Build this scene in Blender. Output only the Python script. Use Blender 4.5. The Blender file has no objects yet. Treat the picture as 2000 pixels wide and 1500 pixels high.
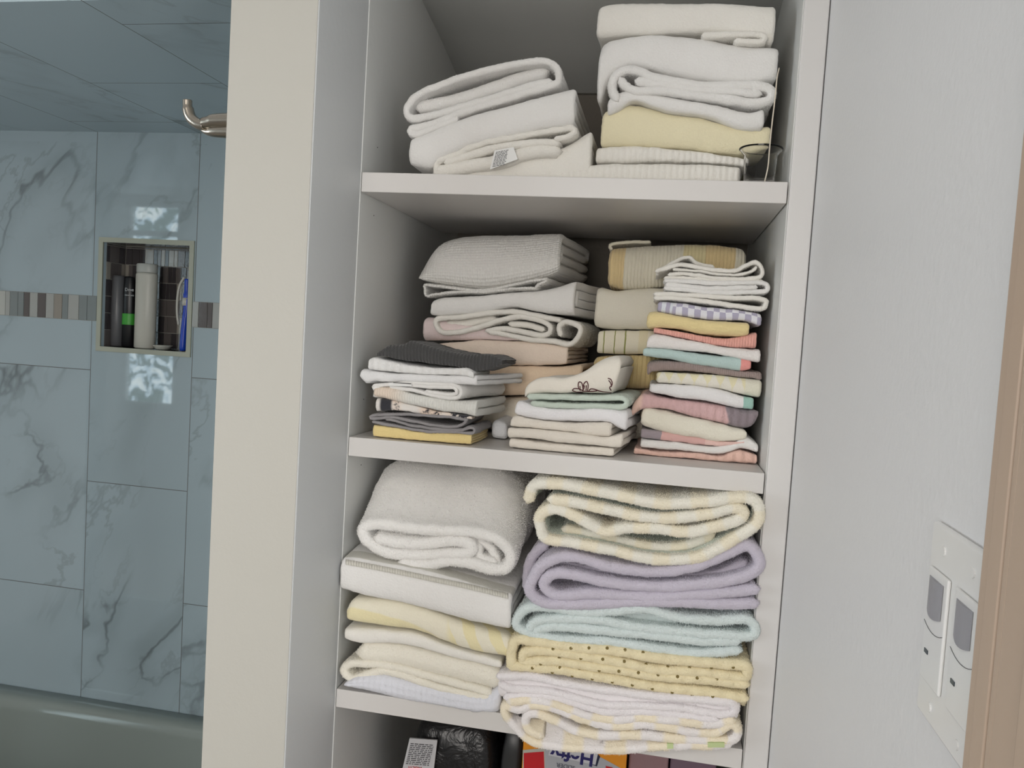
import bpy, math, random
from mathutils import Vector, noise, Matrix
from mathutils.bvhtree import BVHTree

# ------------------------------------------------------------------ camera, light, exposure
S = bpy.context.scene
C = S.collection
F_PX = 1572.85
YAW, PITCH, ROLL = 0.1871, 0.0589, 0.0608
CAM = Vector((0.4569, -1.1291, 0.0))

def camera_axes():
    cy, sy = math.cos(YAW), math.sin(YAW)
    cp, sp = math.cos(PITCH), math.sin(PITCH)
    fwd = Vector((-sy * cp, cy * cp, -sp))
    right = Vector((cy, sy, 0))
    up = right.cross(fwd)
    cr, sr = math.cos(ROLL), math.sin(ROLL)
    return cr * right + sr * up, -sr * right + cr * up, fwd
AX_R, AX_U, AX_F = camera_axes()
cam_data = bpy.data.cameras.new('camera')
cam_data.sensor_width = 36.0
cam_data.lens = F_PX / 2000 * 36.0
cam_data.clip_start = 0.02
cam = bpy.data.objects.new('camera', cam_data)
C.objects.link(cam)
rot = Matrix((AX_R, AX_U, -AX_F)).transposed()
cam.matrix_world = Matrix.Translation(CAM) @ rot.to_4x4()
S.camera = cam

S.view_settings.view_transform = 'Standard'
S.view_settings.look = 'None'
S.view_settings.gamma = 1
S.view_settings.exposure = 0.03
S.view_settings.use_curve_mapping = False

w = bpy.data.worlds.new('world')
S.world = w
w.use_nodes = True
w.node_tree.nodes['Background'].inputs[0].default_value = (0.75, 0.85, 1.0, 1)
w.node_tree.nodes['Background'].inputs[1].default_value = 0.5

def area(name, loc, target, size, size_y, power, color, spread=180):
    d = bpy.data.lights.new(name, 'AREA')
    d.shape = 'RECTANGLE'
    d.size, d.size_y, d.energy, d.color = size, size_y, power, color
    d.spread = math.radians(spread)
    o = bpy.data.objects.new(name, d)
    C.objects.link(o)
    o.location = loc
    o.rotation_euler = (Vector(target) - Vector(loc)).to_track_quat('-Z', 'Y').to_euler()
    return o
area('ceiling_light', (0.0, -1.7, 0.86), (0.25, -0.3, -0.5), 0.9, 0.9, 5.0, (1.0, 0.94, 0.86), 130)
area('window_daylight', (-3.84, -1.7, -0.2), (0.6, -0.6, -0.35), 1.0, 1.3, 23, (0.93, 0.96, 1.0), 120)
area('added_right_fill', (1.60, -1.62, -0.20), (0.1, -0.3, -0.25), 0.9, 1.7, 37, (0.94, 0.97, 1.0))  # added unseen fill through the doorway, brightens the partition side and closet
area('added_front_fill', (0.25, -2.7, 0.0), (0.30, 0.0, -0.5), 1.2, 1.0, 9.0, (1.0, 0.95, 0.90), 110)  # added unseen frontal fill for the closet interior

# ------------------------------------------------------------------ helpers
def ray(px, py):
    return AX_F + (px - 1000) / F_PX * AX_R - (py - 750) / F_PX * AX_U
def at_y(px, py, y):
    d = ray(px, py)
    return CAM + d * ((y - CAM.y) / d.y)
def at_x(px, py, x):
    d = ray(px, py)
    return CAM + d * ((x - CAM.x) / d.x)

def tag(o, label=None, cat=None, group=None, kind=None):
    if label: o['label'] = label
    if cat: o['category'] = cat
    if group: o['group'] = group
    if kind: o['kind'] = kind
    return o
def link_mesh(name, verts, faces, mat, parent=None, loc=(0, 0, 0), smooth=True, mats=None, midx=None):
    me = bpy.data.meshes.new(name)
    L = Vector(loc)
    me.from_pydata([tuple(Vector(v) - L) for v in verts], [], faces)
    for m in (mats or [mat]): me.materials.append(m)
    if midx: me.polygons.foreach_set('material_index', midx)
    if smooth: me.polygons.foreach_set('use_smooth', [True] * len(me.polygons))
    me.update()
    o = bpy.data.objects.new(name, me)
    C.objects.link(o)
    o.location = L
    if parent:
        o.parent = parent
        o.matrix_parent_inverse = Matrix.Translation(-Vector(parent.location))
    return o
def empty(name, loc, label, cat, group=None):
    o = bpy.data.objects.new(name, None)
    C.objects.link(o)
    o.location = loc
    o.empty_display_size = 0.02
    return tag(o, label, cat, group)

class MB:
    """collects boxes, lathes and tubes; build() links them as one mesh"""
    def __init__(s): s.v, s.f, s.m = [], [], []
    def box(s, x0, x1, y0, y1, z0, z1, mi=0):
        n = len(s.v)
        s.v += [(x, y, z) for z in (z0, z1) for y in (y0, y1) for x in (x0, x1)]
        s.f += [tuple(n + i for i in q) for q in ((0, 2, 3, 1), (4, 5, 7, 6), (0, 1, 5, 4), (2, 6, 7, 3), (0, 4, 6, 2), (1, 3, 7, 5))]
        s.m += [mi] * 6
        return s
    def quad(s, a, b, c, d, mi=0):
        n = len(s.v)
        s.v += [tuple(a), tuple(b), tuple(c), tuple(d)]
        s.f.append((n, n + 1, n + 2, n + 3)); s.m.append(mi)
        return s
    def lathe(s, cx, cy, prof, seg=32, mi=0, sx=1.0, sy=1.0, rz=0.0):
        n = len(s.v)
        for r, z in prof:
            for k in range(seg):
                a = 2 * math.pi * k / seg
                X, Y = r * sx * math.cos(a), r * sy * math.sin(a)
                s.v.append((cx + X * math.cos(rz) - Y * math.sin(rz), cy + X * math.sin(rz) + Y * math.cos(rz), z))
        for j in range(len(prof) - 1):
            for k in range(seg):
                k2 = (k + 1) % seg
                s.f.append((n + j * seg + k, n + j * seg + k2, n + (j + 1) * seg + k2, n + (j + 1) * seg + k)); s.m.append(mi)
        if prof[0][0] > 1e-5:
            s.f.append(tuple(n + k for k in reversed(range(seg)))); s.m.append(mi)
        if prof[-1][0] > 1e-5:
            s.f.append(tuple(n + (len(prof) - 1) * seg + k for k in range(seg))); s.m.append(mi)
        return s
    def tube(s, pts, rad, seg=8, mi=0, flat=1.0):
        pts = [Vector(p) for p in pts]
        if not hasattr(rad, '__len__'): rad = [rad] * len(pts)
        n = len(s.v)
        prev = None
        for i, p in enumerate(pts):
            t = (pts[min(i + 1, len(pts) - 1)] - pts[max(i - 1, 0)]).normalized()
            if prev is None:
                a = t.cross(Vector((0, 0, 1)))
                if a.length < 1e-3: a = t.cross(Vector((0, 1, 0)))
            else:
                a = prev - t * prev.dot(t)
            a.normalize(); prev = a
            b = t.cross(a)
            for k in range(seg):
                an = 2 * math.pi * k / seg
                s.v.append(tuple(p + (a * math.cos(an) + b * math.sin(an) * flat) * rad[i]))
        for i in range(len(pts) - 1):
            for k in range(seg):
                k2 = (k + 1) % seg
                s.f.append((n + i * seg + k, n + i * seg + k2, n + (i + 1) * seg + k2, n + (i + 1) * seg + k)); s.m.append(mi)
        s.f.append(tuple(n + k for k in reversed(range(seg)))); s.m.append(mi)
        s.f.append(tuple(n + (len(pts) - 1) * seg + k for k in range(seg))); s.m.append(mi)
        return s
    def build(s, name, mat, parent=None, loc=(0, 0, 0), smooth=False, bevel=0, autosmooth=False):
        mats = mat if isinstance(mat, list) else [mat]
        o = link_mesh(name, s.v, s.f, None, parent, loc, smooth, mats, s.m)
        if bevel:
            b = o.modifiers.new('bevel', 'BEVEL'); b.width = bevel; b.segments = 3; b.limit_method = 'ANGLE'
            o.data.polygons.foreach_set('use_smooth', [True] * len(o.data.polygons))
            wn = o.modifiers.new('wn', 'WEIGHTED_NORMAL'); wn.keep_sharp = False
        return o

def catmull(pts, per=8):
    P = [Vector(p) for p in pts]
    if len(P) < 3: return [P[0].lerp(P[-1], i / per) for i in range(per + 1)]
    out = []
    for i in range(len(P) - 1):
        a, b, c, d = P[max(i - 1, 0)], P[i], P[i + 1], P[min(i + 2, len(P) - 1)]
        for k in range(per):
            t = k / per
            out.append(0.5 * ((2 * b) + (c - a) * t + (2 * a - 5 * b + 4 * c - d) * t * t + (3 * b - a - 3 * c + d) * t ** 3))
    out.append(P[-1])
    return out
def resample(P, step):
    L = [0.0]
    for i in range(1, len(P)): L.append(L[-1] + (P[i] - P[i - 1]).length)
    n = max(2, int(round(L[-1] / step)))
    out, j = [], 0
    for k in range(n + 1):
        s = L[-1] * k / n
        while j < len(P) - 2 and L[j + 1] < s: j += 1
        q = (s - L[j]) / max(1e-9, L[j + 1] - L[j])
        out.append(P[j].lerp(P[j + 1], min(1, max(0, q))))
    return out

# ------------------------------------------------------------------ material nodes
class N:
    def __init__(s, name):
        s.m = bpy.data.materials.new(name); s.m.use_nodes = True
        s.t = s.m.node_tree; s.n = s.t.nodes; s.b = s.n['Principled BSDF']
    def val(s, x):
        return x
    def link(s, src, dst):
        if isinstance(src, (int, float)): dst.default_value = src
        elif isinstance(src, tuple): dst.default_value = src if len(src) == 4 or len(dst.default_value) == 3 else (*src, 1)
        else: s.t.links.new(src, dst)
    def math(s, op, a, b=0.0, c=0.0):
        k = s.n.new('ShaderNodeMath'); k.operation = op
        s.link(a, k.inputs[0]); s.link(b, k.inputs[1]); s.link(c, k.inputs[2])
        return k.outputs[0]
    def mix(s, f, a, b, mode='MIX'):
        k = s.n.new('ShaderNodeMix'); k.data_type = 'RGBA'; k.blend_type = mode
        s.link(f, k.inputs[0]); s.link(a, k.inputs[6]); s.link(b, k.inputs[7])
        return k.outputs[2]
    def uv(s, name):
        k = s.n.new('ShaderNodeUVMap'); k.uv_map = name
        q = s.n.new('ShaderNodeSeparateXYZ'); s.t.links.new(k.outputs[0], q.inputs[0])
        return q.outputs[0], q.outputs[1], k.outputs[0]
    def attr(s, name):
        k = s.n.new('ShaderNodeAttribute'); k.attribute_name = name
        return k.outputs['Fac']
    def coord(s, which='Object'):
        k = s.n.new('ShaderNodeTexCoord'); return k.outputs[which]
    def xyz(s, v):
        q = s.n.new('ShaderNodeSeparateXYZ'); s.t.links.new(v, q.inputs[0]); return q.outputs
    def comb(s, x, y, z):
        q = s.n.new('ShaderNodeCombineXYZ')
        s.link(x, q.inputs[0]); s.link(y, q.inputs[1]); s.link(z, q.inputs[2]); return q.outputs[0]
    def noise(s, vec, scale, detail=2, rough=0.5, dist=0.0):
        k = s.n.new('ShaderNodeTexNoise'); s.t.links.new(vec, k.inputs['Vector'])
        k.inputs['Scale'].default_value = scale; k.inputs['Detail'].default_value = detail
        k.inputs['Roughness'].default_value = rough; k.inputs['Distortion'].default_value = dist
        return k.outputs[0]
    def voro(s, vec, scale, out='Distance'):
        k = s.n.new('ShaderNodeTexVoronoi'); s.t.links.new(vec, k.inputs['Vector']); k.inputs['Scale'].default_value = scale
        return k.outputs[out]
    def ramp(s, f, stops, interp='LINEAR'):
        k = s.n.new('ShaderNodeValToRGB'); k.color_ramp.interpolation = interp
        e = k.color_ramp.elements
        while len(e) < len(stops): e.new(0.5)
        for i, (p, c) in enumerate(stops):
            e[i].position = p; e[i].color = (*c, 1) if len(c) == 3 else c
        s.link(f, k.inputs[0]); return k.outputs[0]
    def step(s, x, lo, hi):
        k = s.n.new('ShaderNodeMapRange'); k.interpolation_type = 'SMOOTHSTEP'
        s.link(x, k.inputs[0]); k.inputs[1].default_value = lo; k.inputs[2].default_value = hi
        return k.outputs[0]
    def bump(s, h, dist, strength=1.0, normal=None):
        k = s.n.new('ShaderNodeBump'); k.inputs['Distance'].default_value = dist; k.inputs['Strength'].default_value = strength
        s.link(h, k.inputs['Height'])
        if normal is not None: s.t.links.new(normal, k.inputs['Normal'])
        return k.outputs[0]
    def fin(s, color=None, rough=None, normal=None, **kw):
        if color is not None: s.link(color, s.b.inputs['Base Color'])
        if rough is not None: s.link(rough, s.b.inputs['Roughness'])
        if normal is not None: s.t.links.new(normal, s.b.inputs['Normal'])
        for k, v in kw.items(): s.link(v, s.b.inputs[k.replace('_', ' ')])
        return s.m

def srgb(r, g, b):
    f = lambda c: ((c / 255 + 0.055) / 1.055) ** 2.4 if c > 10 else c / 255 / 12.92
    return (f(r), f(g), f(b))

def plain(name, col, rough=0.5, bump=0.0, scale=60, var=0.0, **kw):
    n = N(name)
    co = n.coord()
    c = (*col, 1)
    if var:
        c = n.mix(n.math('MULTIPLY', n.noise(co, scale * 0.1, 3), var), (*col, 1), (col[0] * 0.8, col[1] * 0.78, col[2] * 0.72, 1))
    nm = n.bump(n.noise(co, scale, 4), bump) if bump else None
    return n.fin(c, rough, nm, **kw)

def cloth(name, col, pile=1.0, scale=420, pattern=None, rib=None, rib_amp=0.0012, waffle=None, fray=0.0, col2=None):
    """towelling: fine loops as bump, slow wrinkles; pattern(n,u,v,un,vn) -> colour socket; rib=('u'|'v', pitch)"""
    n = N(name)
    u, v, uvv = n.uv('UVMap'); un, vn, _ = n.uv('UVN')
    co = n.coord()
    c = (*col, 1)
    if pattern: c = pattern(n, u, v, un, vn)
    if col2: c = n.mix(n.math('MULTIPLY', n.step(n.attr('side'), -0.2, 0.2), n.step(v, 0.010, 0.020)), c, (*col2, 1))
    big = n.noise(co, 26, 3, 0.6)
    c = n.mix(n.math('MULTIPLY', n.step(big, 0.35, 0.75), 0.10), c, n.mix(1.0, c, (0.80, 0.78, 0.74, 1), 'MULTIPLY'))
    loops = n.voro(co, scale)
    fuzz = n.noise(co, scale * 0.75, 3, 0.7)
    h = n.math('ADD', n.math('MULTIPLY', loops, 0.9), fuzz)
    deep = n.step(loops, 0.15, 0.75)
    c = n.mix(n.math('MULTIPLY', deep, 0.05), c, n.mix(1.0, c, (0.7, 0.68, 0.64, 1), 'MULTIPLY'))
    hs = n.n.new('ShaderNodeHueSaturation'); hs.inputs['Saturation'].default_value = 0.76; hs.inputs['Value'].default_value = 1.02
    n.link(c, hs.inputs['Color']); c = hs.outputs[0]
    nm = n.bump(h, 0.0006 * min(pile, 1.0), 0.7)
    nm = n.bump(n.noise(co, 70, 3), 0.0022, 0.6, nm)
    if rib:
        x = u if rib[0] == 'u' else v
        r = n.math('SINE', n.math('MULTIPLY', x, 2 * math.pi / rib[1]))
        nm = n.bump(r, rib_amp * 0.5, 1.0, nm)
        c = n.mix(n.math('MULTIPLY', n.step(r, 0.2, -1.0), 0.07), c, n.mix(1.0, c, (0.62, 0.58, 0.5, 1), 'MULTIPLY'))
    if waffle:
        a = n.math('SINE', n.math('MULTIPLY', n.math('ADD', u, v), 2 * math.pi / waffle))
        b = n.math('SINE', n.math('MULTIPLY', n.math('SUBTRACT', u, v), 2 * math.pi / waffle))
        nm = n.bump(n.math('MULTIPLY', a, b), 0.0007, 1.0, nm)
    return n.fin(c, 0.95, nm, Sheen_Weight=0.25, Sheen_Roughness=0.6, Specular_IOR_Level=0.15)

# pattern builders
def stripes_v(stops):
    return lambda n, u, v, un, vn: n.ramp(vn, stops, 'CONSTANT')
def stripes_u(stops):
    return lambda n, u, v, un, vn: n.ramp(un, stops, 'CONSTANT')
def checks(a, b, s, s2=None):
    def f(n, u, v, un, vn):
        cu = n.math('FLOOR', n.math('DIVIDE', u, s)); cv = n.math('FLOOR', n.math('DIVIDE', v, s2 or s))
        k = n.math('MODULO', n.math('ADD', n.math('ADD', cu, cv), 200), 2)
        return n.mix(k, (*a, 1), (*b, 1))
    return f
def soft_waves(a, b, period, axis='u', duty=0.0):
    def f(n, u, v, un, vn):
        x = u if axis == 'u' else v
        k = n.step(n.math('SINE', n.math('MULTIPLY', x, 2 * math.pi / period)), -0.4 + duty, 0.4 + duty)
        return n.mix(k, (*a, 1), (*b, 1))
    return f

# ------------------------------------------------------------------ cloth geometry
SEED = [0]
def sweep(centers, normals, scales, t, us, vs, dirs):
    """centers[j][i]: strip centre line i at station j. Returns verts, faces, uv, side."""
    nj, ni = len(centers), len(centers[0])
    V, UV, SD = [], [], []
    ring = 2 * ni + 2
    for j in range(nj):
        h = t * 0.5 * scales[j]
        c, nn = centers[j], normals[j]
        for i in range(ni): V.append(c[i] + nn[i] * h); UV.append((us[i], vs[j])); SD.append(1.0)
        te = (c[-1] - c[-2]).normalized(); V.append(c[-1] + te * h); UV.append((us[-1], vs[j])); SD.append(0.0)
        for i in reversed(range(ni)): V.append(c[i] - nn[i] * h); UV.append((us[i], vs[j])); SD.append(-1.0)
        ts = (c[0] - c[1]).normalized(); V.append(c[0] + ts * h); UV.append((us[0], vs[j])); SD.append(0.0)
    Fc = []
    for j in range(nj - 1):
        a, b = j * ring, (j + 1) * ring
        for k in range(ring):
            k2 = (k + 1) % ring
            Fc.append((a + k, a + k2, b + k2, b + k))
    for j, flip in ((0, True), (nj - 1, False)):
        a = j * ring
        for i in range(ni - 1):
            q = (a + i, a + i + 1, a + ring - 2 - (i + 1), a + ring - 2 - i)
            Fc.append(q if not flip else tuple(reversed(q)))
        q = (a + ni - 1, a + ni, a + ni + 1)
        Fc.append(q if not flip else tuple(reversed(q)))
        q = (a + ring - 2, a + ring - 1, a)
        Fc.append(q if not flip else tuple(reversed(q)))
    return V, Fc, UV, SD

def rounding(t, a, b, step, cap=0.9):
    """station coordinates from a to b with rounded ends; returns [(coord, scale)]"""
    r = t * 0.5 * cap
    out = []
    for k in (78, 55, 30, 8):
        an = math.radians(k); out.append((a + r * (1 - math.sin(math.radians(90)) * math.cos(math.radians(90 - k)) if False else r * 0 + (1 - math.sin(an)) * 0), 0)) if False else None
    ang = [82, 62, 42, 22]
    for k in ang:
        an = math.radians(k)          # distance in from the end face, and how thick the cloth is there
        out.append((a + r * (1 - math.sin(an)), math.cos(an)))
    m = max(3, int((b - a - 2 * r) / step))
    mid = []
    for i in range(m + 1):
        mid.append((a + r + (b - a - 2 * r) * i / m, 1.0))
    tail = [(b - (x - a), s) for x, s in reversed(out)]
    return out + mid + tail

def fibres(V, Fc, UV, SD, dens, ln_):
    """short terry loops standing off the cloth, part of the same mesh"""
    rnd = random.Random(len(V) + 17)
    nv, nf, nu, nsd = [], [], [], []
    base = len(V)
    ylim = min(p.y for p in V) + 0.03
    for q in Fc:
        a, b, c = V[q[0]], V[q[1]], V[q[2]]
        e1, e2 = b - a, V[q[-1]] - a
        nn = (c - a).cross((V[q[3]] if len(q) == 4 else b) - b)
        ar = nn.length * 0.5
        if ar < 1e-9: continue
        nn = nn.normalized()
        vd = (CAM - a).normalized()
        fd = nn.dot(vd)
        if fd < -0.25 or (fd < 0.12 and a.y > ylim): continue
        k = ar * dens
        m = int(k) + (1 if rnd.random() < k - int(k) else 0)
        for _ in range(min(m, 60)):
            s1, s2 = rnd.random(), rnd.random()
            if len(q) == 3 and s1 + s2 > 1: s1, s2 = 1 - s1, 1 - s2
            p = a + e1 * s1 + e2 * s2
            r = Vector((rnd.uniform(-1, 1), rnd.uniform(-1, 1), rnd.uniform(-1, 1)))
            d = (nn + r * 0.75).normalized() * ln_ * rnd.uniform(0.5, 1.2)
            t = d.cross(r).normalized() * ln_ * 0.20
            o = base + len(nv)
            nv += [p - t - nn * 0.0002, p + t - nn * 0.0002, p + d + t * 0.5, p + d - t * 0.5]
            nf.append((o, o + 1, o + 2, o + 3))
            u = UV[q[0]]; nu += [u] * 4; nsd += [SD[q[0]]] * 4
    return V + nv, Fc + nf, UV + nu, SD + nsd

def finish(name, parts, mat, label, cat, group, amp=1.0, fine=1.0, parent=None, fuzz=None, floor=None):
    """parts: list of (V,F,UV,SD). One mesh object, its origin at the base."""
    V, Fc, UV, SD = [], [], [], []
    for v, f, uv, sd in parts:
        o = len(V); V += v; Fc += [tuple(o + i for i in q) for q in f]; UV += uv; SD += sd
    SEED[0] += 1
    sh = Vector((SEED[0] * 3.7, SEED[0] * 1.3, SEED[0] * 2.1))
    for i, p in enumerate(V):
        d = noise.noise_vector(p * 16 + sh) * 0.0018 * amp + noise.noise_vector(p * 60 + sh) * 0.0009 * amp + noise.noise_vector(p * 240 + sh) * 0.0006 * fine
        p = p + d
        if floor is not None and p.y > -0.004: p.z = max(p.z, floor + 0.0006)
        if p.y > -0.0045: p.x = min(max(p.x, 0.0012), W - 0.0008)
        V[i] = p
    if fuzz: V, Fc, UV, SD = fibres(V, Fc, UV, SD, *fuzz)
    lo = Vector((min(p.x for p in V), min(p.y for p in V), min(p.z for p in V)))
    hi = Vector((max(p.x for p in V), max(p.y for p in V), max(p.z for p in V)))
    loc = Vector(((lo.x + hi.x) / 2, (lo.y + hi.y) / 2, lo.z))
    o = link_mesh(name, V, Fc, mat, parent, loc)
    me = o.data
    u0, u1 = min(a[0] for a in UV), max(a[0] for a in UV)
    v0, v1 = min(a[1] for a in UV), max(a[1] for a in UV)
    li = [0] * len(me.loops); me.loops.foreach_get('vertex_index', li)
    l1 = me.uv_layers.new(name='UVMap'); l2 = me.uv_layers.new(name='UVN')
    a1, a2 = [], []
    for i in li:
        u, v = UV[i]
        a1 += [u, v]; a2 += [(u - u0) / max(1e-6, u1 - u0), (v - v0) / max(1e-6, v1 - v0)]
    l1.data.foreach_set('uv', a1); l2.data.foreach_set('uv', a2)
    at = me.attributes.new('side', 'FLOAT', 'POINT'); at.data.foreach_set('value', SD)
    if label: tag(o, label, cat, group)
    return o

def ribbon_part(T, pts, y0, depth, t, step=0.004, lift=0.0, skew=0.0, wave=0.0, jag=0.0):
    """profile traced on the front plane y0, drawn back into the shelf"""
    Q = []
    for p in pts:
        w_ = at_y(*T(*p), y0); Q.append(Vector((w_.x, 0, w_.z)))
    Q = resample(catmull(Q, 10), step)
    if wave:
        Q = [q + Vector((0, 0, wave * math.sin(i * step * 2 * math.pi / 0.009))) for i, q in enumerate(Q)]
    nn = []
    for i in range(len(Q)):
        d = (Q[min(i + 1, len(Q) - 1)] - Q[max(i - 1, 0)]).normalized()
        nn.append(Vector((-d.z, 0, d.x)))
    zlo = min(q.z for q in Q); zhi = max(q.z for q in Q)
    cs, ns, sc, vs = [], [], [], []
    st = rounding(t, 0.0, depth, 0.009)
    for y, s in st:
        k = min(1, y / 0.12); k = k * k * (3 - 2 * k)
        row = []
        for i, q in enumerate(Q):
            hf = (q.z - zlo) / max(1e-6, zhi - zlo)
            j = jag * noise.noise(Vector((i * step * 60, zlo * 50, 0)))
            row.append(Vector((q.x + skew * y, y0 + y + j * (1 if y < 0.02 else 0), q.z + lift * hf * k)))
        cs.append(row); ns.append(nn); sc.append(s); vs.append(y)
    us = [i * step for i in range(len(Q))]
    return sweep(cs, ns, sc, t, us, vs, None)

def slab_part(T, top, bot, y0, depth, nest=2, bulge=0.5, step=0.005, skew=0.0, lean=0.0, fill=0.93, zb=None, ends=1.0, sag=0.0, backdrop=0.0, seam=0.0):
    """folded cloth with its fold to the front: nested U turns swept along x; top and bottom edges traced on the plane y0"""
    W = [at_y(*T(*p), y0) for p in top]; B = [at_y(*T(*p), y0) for p in bot]
    x0 = max(W[0].x, B[0].x) if False else (W[0].x + B[0].x) / 2
    x1 = (W[-1].x + B[-1].x) / 2
    def prep(L):
        L = catmull([Vector((p.x, 0, p.z)) for p in L], 10)
        return L
    Wt, Bt = prep(W), prep(B)
    def f(L, x):
        if x <= L[0].x: return L[0].z
        for i in range(1, len(L)):
            if L[i].x >= x:
                q = (x - L[i - 1].x) / max(1e-9, L[i].x - L[i - 1].x)
                return L[i - 1].z + q * (L[i].z - L[i - 1].z)
        return L[-1].z
    def H(x):
        a, b = f(Wt, x), (f(Bt, x) if zb is None else zb)
        if a - b < 0.004: m = (a + b) / 2; a, b = m + 0.002, m - 0.002
        return a, b
    hm = sum(H(x0 + (x1 - x0) * k / 8)[0] - H(x0 + (x1 - x0) * k / 8)[1] for k in range(9)) / 9
    tm = hm / (2 * nest)
    st = rounding(tm * ends, x0, x1, step)
    cs, ns, sc, vs = [], [], [], []
    us = None
    tw = []
    for x, s in st:
        zt, zo = H(x)
        Hh = zt - zo; t = Hh / (2 * nest); zc = (zt + zo) / 2
        P = []
        top_to = None
        for k in range(nest):
            a = Hh / 2 - (k + 0.5) * t
            b = max(a * bulge, 0.0015) if a > 0.001 else 0.001
            yf = y0 + (k + 0.5) * t * 1.0
            sgn = 1 if k % 2 == 0 else -1
            m = 7
            backy = y0 + depth - 0.002 * k
            for i in range(m): # straight run from the back to the front
                q = i / m
                P.append(Vector((0, backy + (yf + b - backy) * q, zc - sgn * a)))
            for i in range(13):
                th = math.radians(-90 + 15 * i)
                ct, sn = math.cos(th), math.sin(th)
                e = 0.75
                P.append(Vector((0, yf + b - b * abs(ct) ** e, zc + sgn * a * (abs(sn) ** e) * (1 if sn >= 0 else -1))))
            for i in range(m):
                q = (i + 1) / m
                P.append(Vector((0, yf + b + (backy - yf - b) * q, zc + sgn * a)))
        R = []
        for q in P:
            dy = q.y - y0; kk = max(0, min(1, dy / max(depth, 1e-6)))
            hf = (q.z - zo) / Hh
            R.append(Vector((x + skew * dy, q.y + lean * hf, q.z - sag * kk * hf)))
        nn = []
        for i in range(len(R)):
            d = (R[min(i + 1, len(R) - 1)] - R[max(i - 1, 0)]); d.x = 0
            d = d.normalized() if d.length > 1e-9 else Vector((0, 1, 0))
            nn.append(Vector((0, -d.z, d.y)))
        if us is None or abs(x - (x0 + x1) / 2) < step:
            us = [0.0]
            for i in range(1, len(R)): us.append(us[-1] + (R[i] - R[i - 1]).length)
        cs.append(R); ns.append(nn); sc.append(s * t / tm * fill); vs.append(x - x0)
    return sweep(cs, ns, sc, tm, us, vs, None)

GR = {}
DEF = {'fuzz': (200000, 0.0012), 'floor': None}
def slab(name, label, cat, mat, T, top, bot, y0, depth, group=None, amp=1.0, fine=1.0, extra=(), fuzz=None, **kw):
    return finish(name, [slab_part(T, top, bot, y0, depth, **kw)] + list(extra), mat, label, cat, group, amp, fine, None, fuzz or DEF['fuzz'], DEF['floor'])
def ribbon(name, label, cat, mat, T, lines, y0, depth, t, group=None, amp=1.0, fine=1.0, extra=(), fuzz=None, **kw):
    parts = []
    for L in lines:
        yy = y0
        if isinstance(L, dict): d = dict(kw); d.update({k: v for k, v in L.items() if k not in ('p', 'y', 't')}); parts.append(ribbon_part(T, L['p'], L.get('y', y0), depth - (L.get('y', y0) - y0), L.get('t', t), **d))
        else: parts.append(ribbon_part(T, L, y0, depth, t, **kw))
    return finish(name, parts + list(extra), mat, label, cat, group, amp, fine, None, fuzz or DEF['fuzz'], DEF['floor'])

def surface_point(objs, px, py, off=0.0006):
    d = ray(px, py).normalized()
    best = None
    for o in objs:
        M = o.matrix_world if False else Matrix.Translation(o.location)
        me = o.data
        key = o.name
        if key not in GR:
            GR[key] = BVHTree.FromPolygons([M @ v.co for v in me.vertices], [tuple(p.vertices) for p in me.polygons])
        hit = GR[key].ray_cast(CAM, d)
        if hit[0] is not None and (best is None or hit[3] < best[1]): best = (hit[0], hit[3])
    if best is None: return None
    return best[0] - d * off

def fw(a, ox, oy, s): return lambda x, y: (ox + s * x, oy + s * y)
c0 = lambda x, y: (x, y)
c1 = fw(0, 700, 0, .45)
c2 = fw(0, 670, 430, .3266)
c3 = fw(0, 1130, 440, .3467)
c4 = fw(0, 640, 860, .4267)
c5 = fw(0, 960, 900, .4)
c6 = fw(0, 690, 660, .16)
c7 = fw(0, 1230, 480, .2932)
c8 = fw(0, 980, 690, .14)
c9 = fw(0, 960, 1300, .25)

#@@STRUCT
# ------------------------------------------------------------------ room shell
W, D, TH = 0.6, 0.4345, 0.0285
Z1, Z2, Z3, ZC = 0.2263, -0.1639, -0.5495, 0.5247
ZF, ZR = -1.60, 0.90
PX0, PX1, PY = -0.1354, -0.012, -0.1401
XR = 0.634
YT = 0.814            # tiled wall
XL, YB = -3.9, -2.8   # far left and rear walls

m_white = plain('white_wall_paint', srgb(232, 232, 232), 0.55, 0.0006, 140, 0.05)
m_cream = plain('warm_lit_wall_paint', srgb(188, 185, 176), 0.5, 0.0003, 140, 0.08)  # warm light on the partition end is put into this colour
m_trim = plain('white_trim_paint', srgb(222, 220, 218), 0.35, 0.0003, 60, 0.08)
m_shelf = plain('white_shelf_paint', srgb(220, 217, 214), 0.4, 0.0004, 50, 0.10)
m_panel = plain('off_white_closet_paint', srgb(222, 223, 220), 0.5, 0.0003, 80, 0.06)
m_casing = plain('beige_door_casing_paint', srgb(192, 170, 150), 0.45, 0.0003, 90, 0.08)
m_floor = plain('grey_floor_tile', srgb(150, 140, 128), 0.4, 0.0003, 30, 0.2)
m_dark = plain('dark_hole', (0.01, 0.01, 0.01), 0.9)

def struct(name, mb, mat, **kw):
    return tag(mb.build(name, mat, **kw), kind='structure')
struct('floor', MB().box(XL, 2.1, YB, 1.0, ZF - 0.1, ZF), m_floor)
struct('ceiling', MB().box(XL, 2.1, YB, 0.0, ZR, ZR + 0.1), m_white)
struct('wall_right', MB().box(XR, XR + 0.11, -0.70, D + 0.1, ZF, ZR).box(XR, XR + 0.11, YB, -1.60, ZF, ZR).box(XR, XR + 0.11, -1.60, -0.70, 0.55, ZR), m_white)
struct('wall_left', MB().box(XL - 0.1, XL, YB, 0.1, ZF, ZR), m_white)
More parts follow.
